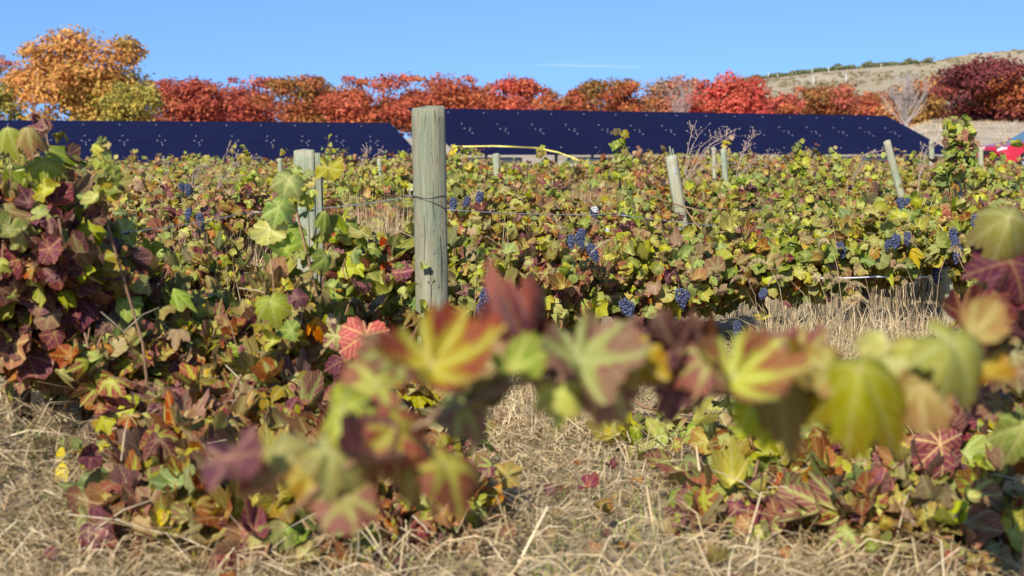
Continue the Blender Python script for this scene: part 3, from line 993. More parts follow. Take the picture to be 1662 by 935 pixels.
ICO = None
def ico():
    global ICO
    if ICO is None:
        bm = bmesh.new(); bmesh.ops.create_icosphere(bm, subdivisions=2, radius=1)
        bm.verts.ensure_lookup_table()
        ICO = (np.array([v.co[:] for v in bm.verts]), np.array([[v.index for v in f.verts] for f in bm.faces])); bm.free()
    return ICO
CL_MESH = []
def cluster_mesh(seed):
    rs = np.random.default_rng(seed)
    V0, T0 = ico()
    Vs, Ts = [], []
    L = rs.uniform(.10, .15); b = 0; k = 0
    for j in range(11):
        t = j / 10
        rad = .034 * (math.sin(math.pi * min(1, .22 + t * .74)) ** .8) * rs.uniform(.9, 1.1)
        m = max(1, int(2 * math.pi * rad / .0155))
        a0 = rs.uniform(0, 6)
        for i in range(m):
            a = a0 + 2 * math.pi * i / m
            c = np.array([math.cos(a) * rad, math.sin(a) * rad, -t * L]) + rs.normal(0, .0025, 3)
            Vs.append(V0 * rs.uniform(.0072, .0090) + c); Ts.append(T0 + b); b += len(V0)
    mb = MB(); mb.tube([(0, 0, .05), (.004, 0, .02), (0, 0, -.01)], .0022, 5)
    V = np.concatenate(Vs + [np.array(mb.v)])
    tt = []
    for f in mb.f:
        for i in range(1, len(f) - 1): tt.append((f[0] + b, f[i] + b, f[i + 1] + b))
    T = np.concatenate(Ts + [np.array(tt)])
    mi = np.zeros(len(T), int); mi[-len(tt):] = 1
    return tri_mesh("grape_cluster", V, T, [M_grape, M_cane], mi=mi, smooth_=True)
def grape_cluster(root, p, s=1.0):
    if not CL_MESH:
        for k in range(4): CL_MESH.append(cluster_mesh(k + 3))
    o = bpy.data.objects.new("grape_cluster", CL_MESH[int(rng.integers(4))])
    o.location = p; o.rotation_euler = (rng.normal(0, .2), rng.normal(0, .2), rng.uniform(0, 6)); o.scale = (s * .56 * rng.uniform(.85, 1.15),) * 3
    o.parent = root; C.objects.link(o)
    return o

def put_grapes(root, spots, d, s=1.0):
    for px, py in spots:
        grape_cluster(root, P(px + rng.uniform(-3, 3), py, d + .10) - root.location, s * rng.uniform(.8, 1.15))

# ------------------------------------------------------------------ vineyard rows
V_ = "grapevine"
# row 1, left of the near post
r1 = "vines of the nearest row"
LS = .076
vine(V_, 40, 4.25, .56, .60, .34, .82, 22, 900, 295, BRG, "tall burgundy leaved vine at the left edge", LS, group=r1, mix_top=dict(lime=1, green=1.2, burgundy=3.5, dusky=1, olive=1), up=1)
vine(V_, 180, 4.5, .36, .55, .20, .68, 18, 720, 280, dict(burgundy=2.6, lime=2.4, green=1.2, mixed=1.2, olive=1.5, dusky=1.2), "half burgundy half lime vine next to the tall burgundy vine", LS, group=r1, mix_top=dict(lime=3, green=2, olive=1, burgundy=1))
vine(V_, 325, 4.45, .46, .55, .04, .50, 18, 800, 295, LOWR, "low rusty vine under the gap with the concrete blocks", LS, group=r1)
vine(V_, 430, 4.4, .34, .45, .04, .54, 14, 560, 260, dict(LOWR, lime=3.5, green=2.2), "low mixed vine between the rusty vine and the split grey post", LS, group=r1)
vine(V_, 455, 4.6, .34, .45, .08, .56, 16, 640, 290, dict(green=3, lime=4, olive=2, burgundy=.8, mixed=1.0, dusky=1.0, redorange=.1), "green vine climbing in front of the split grey post", LS, group=r1, mix_top=dict(green=3, lime=3.5, yellow=.6, olive=.6), up=2)
vine(V_, 610, 5.42, .40, .40, .04, .72, 16, 600, 280, dict(green=3, lime=3.6, olive=1.6, burgundy=1.2, redorange=.5, mixed=.8), "yellow green vine with red lower leaves just left of the near post", LS, group=r1, grapes=1)
vine(V_, 560, 4.75, .36, .40, .02, .40, 12, 420, 230, dict(LOWR, redorange=1.2, burgundy=3), "low dark red vine at the foot of the near post, left of it", LS, group=r1)
vine(V_, 70, 5.05, .55, .35, .20, .42, 10, 340, 180, dict(green=2.5, lime=3, redorange=1.6, burgundy=2, yellow=.5), "low vine with orange and lime leaves over the straw at left", LS, group=r1)
vine(V_, 345, 4.1, .50, .5, .10, .30, 12, 380, 250, LOWR, "low rusty vine spilling onto the straw at lower left", LS, group=r1)
vine(V_, 475, 4.1, .50, .5, .00, .30, 12, 380, 250, LOWR, "low mixed vine spilling onto the straw behind the blurred maroon leaves", LS, group=r1)
vine(V_, 640, 4.6, .40, .4, .00, .24, 9, 240, 200, LOWR, "low mixed vine on the straw under the near post", LS, group=r1)
for px, d, zt, mx, lab in ((320, 3.85, .26, LOWR, "rusty leaved vine sprawling beside the straw mound at lower left"), (430, 3.75, .22, LOWR, "mixed leaved vine sprawling just left of the lowest maroon leaf"), (560, 3.85, .26, dict(LOWR, burgundy=3), "reddish vine sprawling behind the big blurred leaf")):
    vine(V_, px, d, .42, .55, .0, zt, 12, 420, 260, mx, lab, LS, group=r1)
for px, d, zt, mx, lab in ((300, 3.55, .20, LOWR, "rusty vine lowest beside the straw mound at left"), (455, 3.5, .18, LOWR, "mottled vine lowest on the straw under the blurred maroon leaf"), (640, 3.6, .18, dict(LOWR, green=2.5), "mottled vine lowest on the straw under the big blurred leaf")):
    vine(V_, px, d, .40, .5, .0, zt, 12, 360, 240, mx, lab, .070, group=r1)
vine(V_, 150, 4.25, .50, .35, .26, .46, 12, 320, 240, LOWR, "rusty fringe of vine right above the straw mound", .070, group=r1)
# row 2
r2 = "vines of the second row"
for px, d, w, zl, zt, mx, lab in (
    (735, 6.6, .55, .12, .60, dict(GRN, burgundy=1.0, mixed=1.2), "green vine with hanging grapes just right of the near post"),
    (880, 6.8, .66, .14, .60, dict(MIXD), "mixed green and burgundy vine behind the dark curled leaf"),
    (1060, 7.1, .66, .16, .60, dict(MIXD, burgundy=2.4), "vine with bronze leaves and a big blue grape cluster above the blurred leaves"),
    (1235, 7.4, .72, .22, .61, dict(GRN, yellow=1.2, olive=3), "yellowing vine below the leaning pale post"),
    (1410, 7.7, .74, .32, .66, dict(GRN), "bright green vine above the foxtail grass"),
    (1570, 8.0, .70, .30, .68, dict(GRN, dusky=1.6, drytan=1.2), "green vine with grapes beside the short grey post at right"),
    (1740, 8.2, .70, .25, .68, dict(MIXD), "vine cut by the right edge behind the burgundy leaves"),
    (320, 7.3, .60, .06, .50, dict(RUST), "low brownish vine in the gap between the burgundy vine and the split post"),
    (560, 7.35, .50, .14, .62, dict(GRN, olive=2.4), "green vine right of the split grey post")):
    rt = vine(V_, px, d, w, 1.0, zl, zt, 21, 1250, 298, mx, lab, .064, group=r2)
    if px == 735: put_grapes(rt, [(783, 492), (788, 515), (738, 522), (737, 545), (790, 470)], 5.98)
    if px == 880: put_grapes(rt, [(925, 382), (945, 373), (958, 398), (940, 384)], 6.15, .9)
    if px == 1060: put_grapes(rt, [(1012, 488), (1022, 492), (1102, 470), (1112, 474)], 6.42)
    if px == 1235: put_grapes(rt, [(1118, 472), (1195, 522), (1240, 470)], 6.75, .9)
    if px == 1410: put_grapes(rt, [(1472, 378), (1455, 382), (1362, 394), (1440, 390)], 7.05, .9)
    if px == 1570: put_grapes(rt, [(1520, 425), (1519, 438), (1552, 385), (1556, 398), (1582, 350), (1545, 372)], 7.35)
    if px == 545: put_grapes(rt, [(548, 368), (570, 400), (585, 378)], 6.75, .9)
# row 3
r3 = "vines of the third row"
row3 = [(-20, MIXD, "rusty vine half hidden behind the tall burgundy vine"), (215, RUST, "brownish vine behind the lime leaves at left"), (350, RUST, "brown tinted vine with blue grapes in the gap left of the split post"),
        (590, MIXD, "small leaved vine seen between the two nearest posts"), (790, RUST, "rusty vine with grapes high to the right of the near post"), (960, MIXD, "vine tangled with white twine below the tall leafy shoot"),
        (1130, MIXD, "mixed vine around the foot of the leaning pale post"), (1320, dict(GRN, lime=6, green=4), "brightest lime green vine right of the leaning pale post"), (1500, dict(GRN, burgundy=1.5), "green vine around the foot of the steeply leaning post"), (1690, MIXD, "dull mixed vine at the right edge, third row back")]
for px, mx, lab in row3:
    d = (9.9 if px != 1130 else 11.1) + rng.uniform(-.3, .3)
    rt = vine(V_, px, d, 1.05, 1.5, .22, rng.uniform(.60, .78), 22, 1250, 260, mx, lab, .062, group=r3)
    if px == 350: put_grapes(rt, [(310, 340), (322, 348), (325, 362), (306, 300), (294, 298)], 9.0, 1.0)
    if px == 790: put_grapes(rt, [(782, 312), (738, 322), (760, 320)], 9.0, 1.1)
    if px == 960: put_grapes(rt, [(962, 342), (1015, 340)], 9.0, 1.0)
    if px == 1500: put_grapes(rt, [(1462, 322), (1472, 322)], 9.0, 1.0)
# rows 4 and 5
ORD = ["leftmost", "second from the left", "third from the left", "fourth from the left", "fifth from the left", "sixth from the left", "seventh from the left", "eighth from the left", "ninth from the left", "tenth from the left", "eleventh from the left", "twelfth from the left"]
def far_label(row, k):
    return "small leaved vine in the %s row back, %s" % ({4: "fourth", 5: "fifth"}[row], ORD[min(k, 11)])
for row, d0, step, npart in ((4, 13.2, 1.25, 120), (5, 16.6, 1.45, 70)):
    px = -60 + rng.uniform(0, 60); k = -1
    while px < 1730:
        k += 1
        mx = [MIXD, GRN, RUST, dict(GRN, dusky=2)][int(rng.integers(4))]
        if 850 < px < 1080 or 150 < px < 330: mx = RUST
        if px > 1200: mx = [GRN, dict(GRN, dusky=2), MIXD][int(rng.integers(3))]
        vine(V_, px, d0 + rng.uniform(-.35, .35), 1.5, 1.7, .25, rng.uniform(.60, .86), 18, 880, npart, mx, far_label(row, k), .074, group="vines of the %s row" % ("fourth" if row == 4 else "fifth"), up=int(rng.integers(0, 4)))
        px += step / d0 * F_PX
# farther rows, too small for single leaves
for d0, step in ((20, 1.7), (24, 1.9), (28.5, 2.2), (33, 2.4)):
    px = -60 + rng.uniform(0, 80)
    while px < 1730:
        mx = [MIXD, GRN, RUST][int(rng.integers(3))]
        vine(V_, px, d0 + rng.uniform(-.5, .5), step * 1.15, 1.9, .2, rng.uniform(.70, .98), 18, 760, 0, mx, "hazy small vine among the far rows in front of the solar arrays", .082, group="vines of the far rows", up=int(rng.integers(0, 3)))
        px += step / d0 * F_PX
# low sprawl at the bottom right
vine(V_, 1330, 4.15, .62, .5, .02, .20, 9, 150, 150, LOWR, "dusky vine sprawling on the straw below the lime foreground leaves", .078, group="vines sprawling on the straw at right")
vine(V_, 1530, 3.9, .55, .6, .02, .30, 10, 220, 200, dict(LOWR, green=3), "vine sprawling on the straw around the crimson leaf with yellow veins", .078, group="vines sprawling on the straw at right")
vine(V_, 1680, 4.6, .5, .6, .05, .45, 10, 240, 200, dict(LOWR, green=3, lime=3), "green vine low at the right edge behind the burgundy leaves", .078, group="vines sprawling on the straw at right")
vine(V_, 1090, 4.6, .25, .3, .02, .14, 4, 20, 40, dict(lime=3, green=2, olive=1), "little lime sprig on a brown twig over the straw", .085, group="vines sprawling on the straw at right")

vine(V_, 1250, 3.6, .40, .4, .02, .14, 6, 110, 120, LOWR, "small dusky vine lowest on the straw, right of the bare straw", .075, group="vines sprawling on the straw at right")
vine(V_, 1490, 3.45, .55, .5, .02, .20, 9, 220, 200, dict(LOWR, green=3), "mixed vine lowest at the bottom right corner", .075, group="vines sprawling on the straw at right")
# ---- tall single shoots that stand against the panels
def shoot(px0, py0, px1, py1, d, n, lsize, mix, label, level="mid", curl=0.0):
    a, b = P(px0, py0, d), P(px1, py1, d)
    base = Vector((a.x, a.y, gz(a.x, a.y)))
    root = empty("vine_shoot", base, label, "vine shoot", "tall vine shoots against the panels")
    pts = []
    for i in range(10):
        t = i / 9
        p = a.lerp(b, t) + Vector((math.sin(t * 5) * .02 + curl * t * t, rng.normal(0, .012), 0))
        pts.append(p - base)
    bow = pts[0] * .5 + Vector((.09, .06, -.02))
    mb = MB(); mb.tube([Vector((.12, .08, -.03)), bow] + pts, [.005, .0045] + [.0042 - .00028 * i for i in range(10)], 5)
    mb.build("cane", M_cane, root, True)
    ks = kinds_from(mix, n)
    for i in range(n):
        t = (i + .5) / n
        j = t * 9; k = int(min(8, j)); p = pts[k].lerp(pts[k + 1], j - k)
        side = 1 if i % 2 else -1
        o = bpy.data.objects.new("leaf", leaf_mesh(level, int(rng.integers(NVAR)), int(ks[i])))
        N = np.array([side * .35, -.75, .45]) + rng.normal(0, .35, 3); Tp = np.array([side * .7, -.2, -.55]) + rng.normal(0, .3, 3)
        s = lsize * rng.uniform(.75, 1.2) * (1 - .4 * t)
        M = Matrix(frames(N[None], Tp[None])[0].tolist()).to_4x4() @ Matrix.Diagonal((s, s, s, 1))
        M.translation = p + Vector((side * s * .35, -.01, 0)); o.matrix_basis = M; o.parent = root; C.objects.link(o)
    return root
SG = dict(green=3, lime=2.5, olive=1)
shoot(165, 330, 182, 228, 4.0, 22, .066, SG, "upright green shoot left, just right of the drooping pale leaves", curl=-.02)
shoot(60, 300, 120, 308, 4.2, 8, .07, SG, "pale drooping leaves of the topmost left shoot", curl=.03)
shoot(1018, 420, 1005, 214, 7.4, 46, .080, dict(green=3, lime=1, olive=1, dusky=1), "tall curly shoot standing against the right array", curl=.03)
shoot(478, 330, 500, 272, 4.5, 9, .075, dict(lime=3, green=2, yellow=1.2), "yellow green shoot draped over the split grey post")
shoot(1540, 300, 1552, 195, 8.4, 48, .092, dict(green=3, lime=1.5, burgundy=1, dusky=1), "thick leafy shoot climbing a post left of the red car")
shoot(1562, 270, 1560, 190, 8.6, 30, .092, dict(green=4, lime=1, dusky=1), "dark green shoot right beside the thick leafy one")
shoot(415, 330, 400, 243, 10, 16, .08, dict(lime=2, olive=2, green=2), "small leafy shoot between the two left posts")
shoot(1290, 290, 1300, 228, 11, 18, .075, dict(green=4, lime=1), "dark green leafy weed like shoot against the right array")
shoot(1370, 290, 1352, 238, 13, 12, .09, dict(lime=3, olive=1), "yellow green shoot left of the steeply leaning post")
shoot(875, 280, 880, 236, 14, 12, .09, dict(lime=2, olive=2, green=2), "little sprig rising through the yellow tape")
shoot(1172, 270, 1183, 222, 16, 10, .10, dict(olive=2, yellow=1, drytan=1), "brownish sprig beside the thin grey posts")

# ------------------------------------------------------------------ hero leaves in front
def hero(root, px, py, d, wpx, kind, ang, tx=0.0, ty=0.0, level="hero", var=None, label=None):
    """wpx: leaf width in photo pixels, ang: turn of the tip from straight down (clockwise), tx/ty tilt"""
    p = P(px, py, d)
    s = wpx * d / F_PX / 1.08
    a = R(ang)
    Tp = np.array([math.sin(a), 0, -math.cos(a)])
    N = np.array([tx, -1.0, ty])
    o = bpy.data.objects.new("leaf", leaf_mesh(level, int(rng.integers(NVAR)) if var is None else var, KI[kind]))
    M = Matrix(frames(N[None], Tp[None])[0].tolist()).to_4x4() @ Matrix.Diagonal((s, s, s, 1))
    M.translation = p - root.location
    o.matrix_basis = M; o.parent = root; C.objects.link(o)
    if label: o["label"] = label
    return o

fg_base = Vector((PXx(1900, 1.5), 1.5, 0)); fg_base.z = gz(fg_base.x, fg_base.y)
FG = empty("grapevine", fg_base, "blurred foreground vine with big green and burgundy leaves across the bottom", "grapevine")
def fg_cane(pts, r, name="cane"):
    mb = MB(); mb.tube([P(*p) - fg_base for p in pts], r, 7); mb.build(name, M_cane, FG, True)
mbt = MB(); mbt.tube([Vector((0, 0, -.05)), Vector((.02, .01, .2)), P(1860, 560, 1.5) - fg_base], [.018, .014, .007], 8); mbt.build("trunk", M_vinebark, FG, True)
fg_cane([(1860, 560, 1.5), (1640, 610, 1.55), (1400, 660, 1.5), (1180, 640, 1.45), (1000, 610, 1.42), (840, 620, 1.38), (680, 690, 1.36), (540, 770, 1.34), (440, 860, 1.34)], [.0045, .0042, .004, .0038, .0035, .0033, .003, .0028, .002])
HER = [  # px, py, d, width, kind, tip angle, tilt x, tilt z
    (700, 592, 1.28, 190, "herored", 25, .2, .9), (560, 665, 1.36, 140, "lime", -60, -.4, 1.0), (648, 570, 1.44, 140, "herored", 165, .3, .9),
    (856, 560, 1.42, 118, "darkred", 160, .4, -.9, "hero", 1), (1100, 566, 1.46, 122, "darkred", 205, -.4, -1.0, "hero", 3), (800, 575, 1.47, 90, "darkred", 120, .3, -.9, "hero", 4), (890, 570, 1.45, 90, "darkred", 215, -.3, -.8, "hero", 2), (1140, 570, 1.47, 80, "darkred", 150, .2, -.8, "hero", 0),
    (940, 585, 1.36, 160, "herored", 10, .3, .8), (1030, 580, 1.40, 135, "olive", -40, -.3, 1.0), (830, 600, 1.38, 100, "green", 30, .3, 1.0),
    (885, 570, 1.46, 120, "burgundy", 80, -.5, 1.2), (1105, 600, 1.45, 110, "burgundy", -20, .5, 1.1), (1190, 610, 1.34, 165, "herored", 5, .3, .8),
    (1262, 605, 1.38, 130, "olive", -50, -.4, 1.0), (1250, 572, 1.42, 115, "herored", 150, -.2, 1.0), (1395, 600, 1.32, 165, "lime", -8, -.2, .8), (1345, 600, 1.36, 105, "olive", 70, .3, 1.0),
    (1545, 560, 1.36, 150, "lime", 30, .3, .9), (1495, 630, 1.36, 110, "olive", -50, -.4, 1.0), (1425, 655, 1.40, 95, "lime", 20, .2, 1.1), (1310, 625, 1.4, 100, "olive", -60, .2, 1.0),
    (370, 742, 1.34, 135, "burgundy", 80, -.3, 1.4), (612, 745, 1.33, 135, "burgundy", -60, .2, 1.5), (722, 755, 1.34, 120, "herored", 20, .4, 1.1), (535, 735, 1.34, 115, "olive", 40, .2, 1.0),
    (640, 695, 1.34, 125, "herored", 60, .3, .9), (505, 765, 1.36, 110, "olive", 40, .2, 1.0), (770, 640, 1.4, 90, "olive", 10, .5, .9), (560, 810, 1.35, 110, "herored", 10, .2, 1.1), (430, 790, 1.36, 90, "dusky", -30, -.2, 1.1),
    (768, 605, 1.42, 100, "olive", 30, .4, .9), (985, 615, 1.42, 120, "herored", -20, .1, .9), (1065, 590, 1.47, 120, "burgundy", 40, -.3, 1.0), (1150, 585, 1.42, 100, "herored", -70, .2, 1.1),
    (1322, 575, 1.42, 110, "lime", -120, .3, 1.0), (1455, 595, 1.40, 110, "lime", 60, -.3, 1.0), (610, 625, 1.42, 120, "herored", -80, .2, 1.0), (665, 735, 1.40, 110, "olive", 0, .3, 1.0), (1590, 600, 1.42, 100, "olive", -30, .2, 1.0), (560, 715, 1.42, 110, "burgundy", 70, -.2, .9),
    (455, 730, 1.42, 95, "olive", 60, -.2, 1.0), (590, 690, 1.42, 105, "herored", -30, .3, 1.0), (745, 660, 1.38, 100, "herored", 40, .3, 1.1), (910, 625, 1.40, 90, "lime", -10, .2, 1.1), (1010, 545, 1.45, 95, "herored", 120, .2, .9),
    (1225, 655, 1.40, 95, "lime", 10, .1, 1.1), (1290, 585, 1.43, 100, "herored", 40, -.2, 1.0), (1375, 655, 1.42, 95, "lime", -40, .2, 1.0), (1440, 560, 1.43, 95, "lime", 150, .2, 1.0), (1500, 575, 1.40, 100, "lime", -60, .2, .9), (1580, 545, 1.42, 90, "olive", 80, .3, 1.0)]
stm = MB()
for h in HER:
    h = (*h[:3], h[3] * .97, *h[4:])
    o = hero(FG, *h)
    q = P(h[0], h[1], h[2]); e = P(h[0] + 20, h[1] + 28, h[2] + .09)
    stm.tube([q - fg_base, (q.lerp(e, .5) + Vector((0, 0, .012))) - fg_base, e - fg_base], .0022, 5)
tag(stm.build("leaf_stalk", M_stalk, FG, True), None, None, None, "stuff")

# right edge vine, sharper
rb = Vector((PXx(1690, 2.55), 2.55, 0)); rb.z = gz(rb.x, rb.y)
RV = empty("grapevine", rb, "burgundy leaved vine reaching in from the right edge", "grapevine")
mb = MB(); mb.tube([Vector((0, 0, -.05)), P(1680, 700, 2.55) - rb, P(1650, 560, 2.55) - rb, P(1625, 470, 2.55) - rb, P(1640, 360, 2.55) - rb], [.016, .012, .010, .008, .004], 7); mb.build("trunk", M_vinebark, RV, True)
mb = MB(); mb.tube([P(1655, 640, 2.55) - rb, P(1620, 560, 2.5) - rb, P(1588, 500, 2.5) - rb, P(1592, 430, 2.5) - rb], [.007, .006, .005, .003], 6); mb.build("cane", M_cane, RV, True)
for h in [(1562, 508, 2.42, 105, "burgundy", 8, .2, .35), (1640, 425, 2.45, 110, "burgundy", -25, .1, .45), (1638, 352, 2.42, 100, "lime", -15, -.1, .5), (1605, 475, 2.5, 80, "burgundy", 70, .6, .3),
          (1600, 545, 2.5, 95, "burgundy", 160, .3, -.4), (1655, 500, 2.55, 90, "burgundy", 30, -.5, .1), (1645, 575, 2.45, 100, "dusky", -40, -.1, .7), (1588, 455, 2.5, 45, "green", 5, .9, .3),
          (1655, 620, 2.5, 95, "mixed", 10, .1, .5), (1625, 655, 2.55, 80, "dusky", 60, .3, .5), (1590, 640, 2.6, 75, "burgundy", -30, 0, .4), (1660, 460, 2.5, 90, "burgundy", 10, .3, .4),
          (1600, 395, 2.55, 55, "dusky", 20, .5, .4), (1660, 690, 2.5, 90, "green", -20, .1, .6), (1660, 395, 2.55, 70, "mixed", 100, .2, .5)]:
    hero(RV, *h)

# sharp single leaves on other vines
def extra(px, d, label, leaves, kname="grapevine"):
    b = Vector((PXx(px, d), d, 0)); b.z = gz(b.x, b.y)
    rt = empty(kname, b, label, "grapevine")
    l0 = leaves[0]
    mb = MB(); mb.tube([Vector((0, 0, -.03)), (P(l0[0] + 8, l0[1] + 30, d + .08) - b) * .6, P(l0[0], l0[1] - 4, l0[2] + .02) - b], [.0035, .003, .002], 6); mb.build("cane", M_cane, rt, True)
    for h in leaves: hero(rt, *h)
extra(1530, 3.5, "young vine bearing the crimson leaf with yellow veins at lower right", [(1526, 722, 3.35, 98, "crimson", 5, .1, .5), (1490, 765, 3.4, 75, "lime", -20, .1, .6), (1590, 760, 3.45, 60, "green", 30, 0, .7), (1445, 740, 3.5, 55, "burgundy", 10, 0, .5)])
extra(590, 3.95, "small vine bearing the glowing orange red leaf left of the near post", [(594, 545, 3.9, 82, "redorange", -5, .1, .45), (560, 585, 3.95, 70, "burgundy", 40, .2, .5), (620, 585, 3.95, 70, "redorange", -60, -.3, .5), (545, 545, 4.0, 55, "mixed", 60, .1, .5)])
extra(130, 4.4, "small vine bearing the orange leaf with red veins low at left", [(130, 548, 4.3, 70, "redorange", 0, 0, .45), (165, 600, 4.3, 95, "lime", -50, .1, .7), (35, 600, 4.3, 62, "green", 20, 0, .5), (95, 585, 4.35, 50, "yellow", 10, 0, .5), (215, 600, 4.35, 70, "lime", 20, 0, .6)])
extra(450, 4.2, "sprig of large fresh green leaves before the split grey post", [(437, 372, 4.1, 66, "lime", 0, 0, .6), (452, 335, 4.1, 54, "green", 40, .3, .6), (468, 292, 4.15, 52, "green", -20, .2, .6), (532, 272, 4.1, 56, "lime", 60, .1, .9), (440, 490, 4.1, 58, "lime", 10, 0, .7), (462, 402, 4.1, 50, "green", 20, .1, .6)])
extra(22, 4.1, "arching shoot of pale lime leaves at the upper left corner of the vines", [(12, 208, 4.0, 56, "lime", 80, 0, 1.1), (44, 208, 4.0, 50, "olive", 70, .2, 1.2), (70, 265, 4.1, 62, "lime", 10, .1, .6), (22, 335, 4.1, 48, "lime", -20, 0, .6), (104, 288, 4.15, 42, "dusky", 30, .1, .6)])

# ------------------------------------------------------------------ posts
def post(px_t, py_t, px_b, py_b, d, wpx, label, sides=20, square=False, knots=0, mat=None):
    """wooden post whose top and a lower point are seen at the given pixels; goes on down into the ground"""
    t = P(px_t, py_t, d); b = P(px_b, py_b, d)
    dr = (b - t).normalized()
    k = (gz(t.x, d) - .08 - t.z) / dr.z
    foot = t + dr * k
    base = Vector((foot.x, foot.y, gz(foot.x, foot.y)))
    root = empty("wooden_post", base, label, "post")
    rad = wpx * d / F_PX / 2
    up = -dr; ax = Vector((1, 0, 0)); ax = (ax - up * ax.dot(up)).normalized(); ay = up.cross(ax)
    M = Matrix((ax, ay, up)).transposed().to_4x4()
    L = k
    bm = bmesh.new()
    nseg = 28; rings = []
    seed = random.uniform(0, 90)
    for j in range(nseg + 1):
        z = L * j / nseg; ring = []
        for i in range(sides):
            a = 2 * math.pi * i / sides
            if square:
                c_, s_ = math.cos(a), math.sin(a); q = 1 / max(abs(c_), abs(s_)); rr = rad * min(q, 1.28)
                x, y = rr * c_, rr * s_ * .75
            else:
                x, y = rad * math.cos(a), rad * math.sin(a)
            nn = mnoise.noise(Vector((math.cos(a) * 1.6 + seed, math.sin(a) * 1.6, z * 2.4))) * .06 + mnoise.noise(Vector((math.cos(a) * 6 + seed, math.sin(a) * 6, z * 3))) * .03
            f = 1 + nn - (.03 * (1 - z / L) if not square else 0)
            zz = z
            if j == nseg: f *= .97; zz = z - .004 + .006 * mnoise.noise(Vector((x * 50, y * 50, seed))) + .05 * x * (1 if not square else .2)
            ring.append(bm.verts.new((x * f, y * f, zz)))
        rings.append(ring)
    for a, b_ in zip(rings, rings[1:]):
        for i in range(sides):
            bm.faces.new((a[i], a[(i + 1) % sides], b_[(i + 1) % sides], b_[i]))
    cen = bm.verts.new((0, 0, L + .004))
    for i in range(sides): bm.faces.new((rings[-1][i], rings[-1][(i + 1) % sides], cen))
    bmesh.ops.recalc_face_normals(bm, faces=bm.faces)
    me = bpy.data.meshes.new("shaft"); bm.to_mesh(me); bm.free(); me.materials.append(mat or M_woodp)
    me.polygons.foreach_set("use_smooth", [len(p.vertices) == 4 for p in me.polygons])
    o = link("shaft", me, root); MM = M.copy(); MM.translation = foot - base; o.matrix_basis = MM
    return root, o, rad, L, foot
p1, p1o, p1r, p1L, p1f = post(694.5, 173, 703, 570, 5.19, 54, "tall thick weathered round post nearest the camera", 32, mat=M_wood)

# knots, cracks, wire and staple on the near post (placed on its own surface)
def on_post(o, rad, ang, z, lift=0.0):
    return Vector((math.sin(ang) * (rad + lift), -math.cos(ang) * (rad + lift), z))
S = 5.19 / F_PX
for px, py in ((700, 248), (709, 256), (704, 370), (706, 405), (690, 430), (701, 455), (684, 458), (712, 460), (697, 505), (690, 500), (703, 550)):
    cxp = 694.5 + (py - 173) * .0214
    a = math.asin(max(-.95, min(.95, (px - cxp) / 27))); z = p1L - (py - 172) * S
    bm = bmesh.new(); bmesh.ops.create_uvsphere(bm, u_segments=10, v_segments=6, radius=1)
    for v_ in bm.verts: v_.co = Vector((v_.co.x * .0065, v_.co.y * .0030, v_.co.z * .0085))
    me = bpy.data.meshes.new("knot"); bm.to_mesh(me); bm.free(); me.materials.append(M_knot)
    k = link("knot", me, p1o); k.location = on_post(p1o, p1r, a, z, -.001); k.rotation_euler = (0, 0, a)
for pts in (((693, 182), (690, 205), (688, 232)), ((712, 200), (713, 190)), ((681, 178), (680, 196), (682, 225)), ((702, 290), (701, 330), (703, 352)), ((686, 345), (687, 380), (685, 420)), ((711, 380), (712, 420), (711, 470)), ((694, 430), (695, 470), (693, 500)), ((706, 180), (707, 188), (706, 199))):
    mb = MB()
    mb.tube([on_post(p1o, p1r, math.asin((x - 694.5) / 27), p1L - (y - 172) * S, .0006) for x, y in pts], [.0007, .0016, .0005][:len(pts)], 5)
    mb.build("crack", M_crack, p1o)
mb = MB()
pts = []
for i in range(27):
    t = i / 26; a = -1.45 + 3.0 * t
    z = p1L - (316 - 172) * S - (.075 * max(0, (t - .12)) ** 1.5 if True else 0)
    pts.append(on_post(p1o, p1r, a, z, .002))
mb.tube(pts, .0016, 6); mb.build("wire_wrap", M_wire, p1o, True)
mb = MB()
mb.tube([on_post(p1o, p1r, -1.45 + 3.0 * i / 20, p1L - (317 - 172) * S + .004 * math.sin(i * .5), .002) for i in range(21)], .0014, 6); mb.build("wire_wrap", M_wire, p1o, True)
mb = MB()
c0 = on_post(p1o, p1r, -1.35, p1L - (312 - 172) * S, .004)
mb.tube([c0 + Vector((math.cos(t) * .010, -.004 * t * .3, math.sin(t) * .013 + .004)) for t in [i * .5 for i in range(14)]], .0022, 6)
mb.build("staple", M_silver, p1o, True)

p2, p2o, p2r, p2L, p2f = post(494, 243, 502, 530, 6.5, 33, "split grey square post behind the green vine left", 24, True)
# second half of the split post, its narrower side board
mb = MB(); mb.box((p2r * 1.02 + .014, .012, p2L / 2 - .01), .026, p2r * 1.3, p2L - .01); mb.build("side_board", M_wood, p2o)
mb = MB(); mb.box((p2r * .35, -p2r * .78, p2L * .5), .002, .004, p2L * .7); mb.build("crack", M_crack, p2o)
p3, p3o, p3r, p3L, p3f = post(1089, 252, 1110, 382, 10.2, 20, "leaning pale greenish post in the middle right of the vines", 16)
mb = MB(); mb.box((.0, -.0, p3L + .03), .012, .012, .07); mb.box((.02, .01, p3L + .02), .01, .01, .05); mb.build("splinter", M_wood, p3o)
for zz in (.52, .34):
    mb = MB(); mb.tube([Vector((math.cos(a) * (p3r + .003), math.sin(a) * (p3r + .003), p3L * zz + .01 * math.sin(a))) for a in [i * .42 for i in range(16)]], .0022, 5); mb.build("wire_wrap", M_wire, p3o, True)
mb = MB(); mb.box((.004, -p3r - .002, p3L - .11), .010, .006, .05); mb.build("staple", M_silver, p3o)
post(1439, 228, 1456, 292, 11.9, 12.5, "steeply leaning thin post below the right end of the right array", 12)
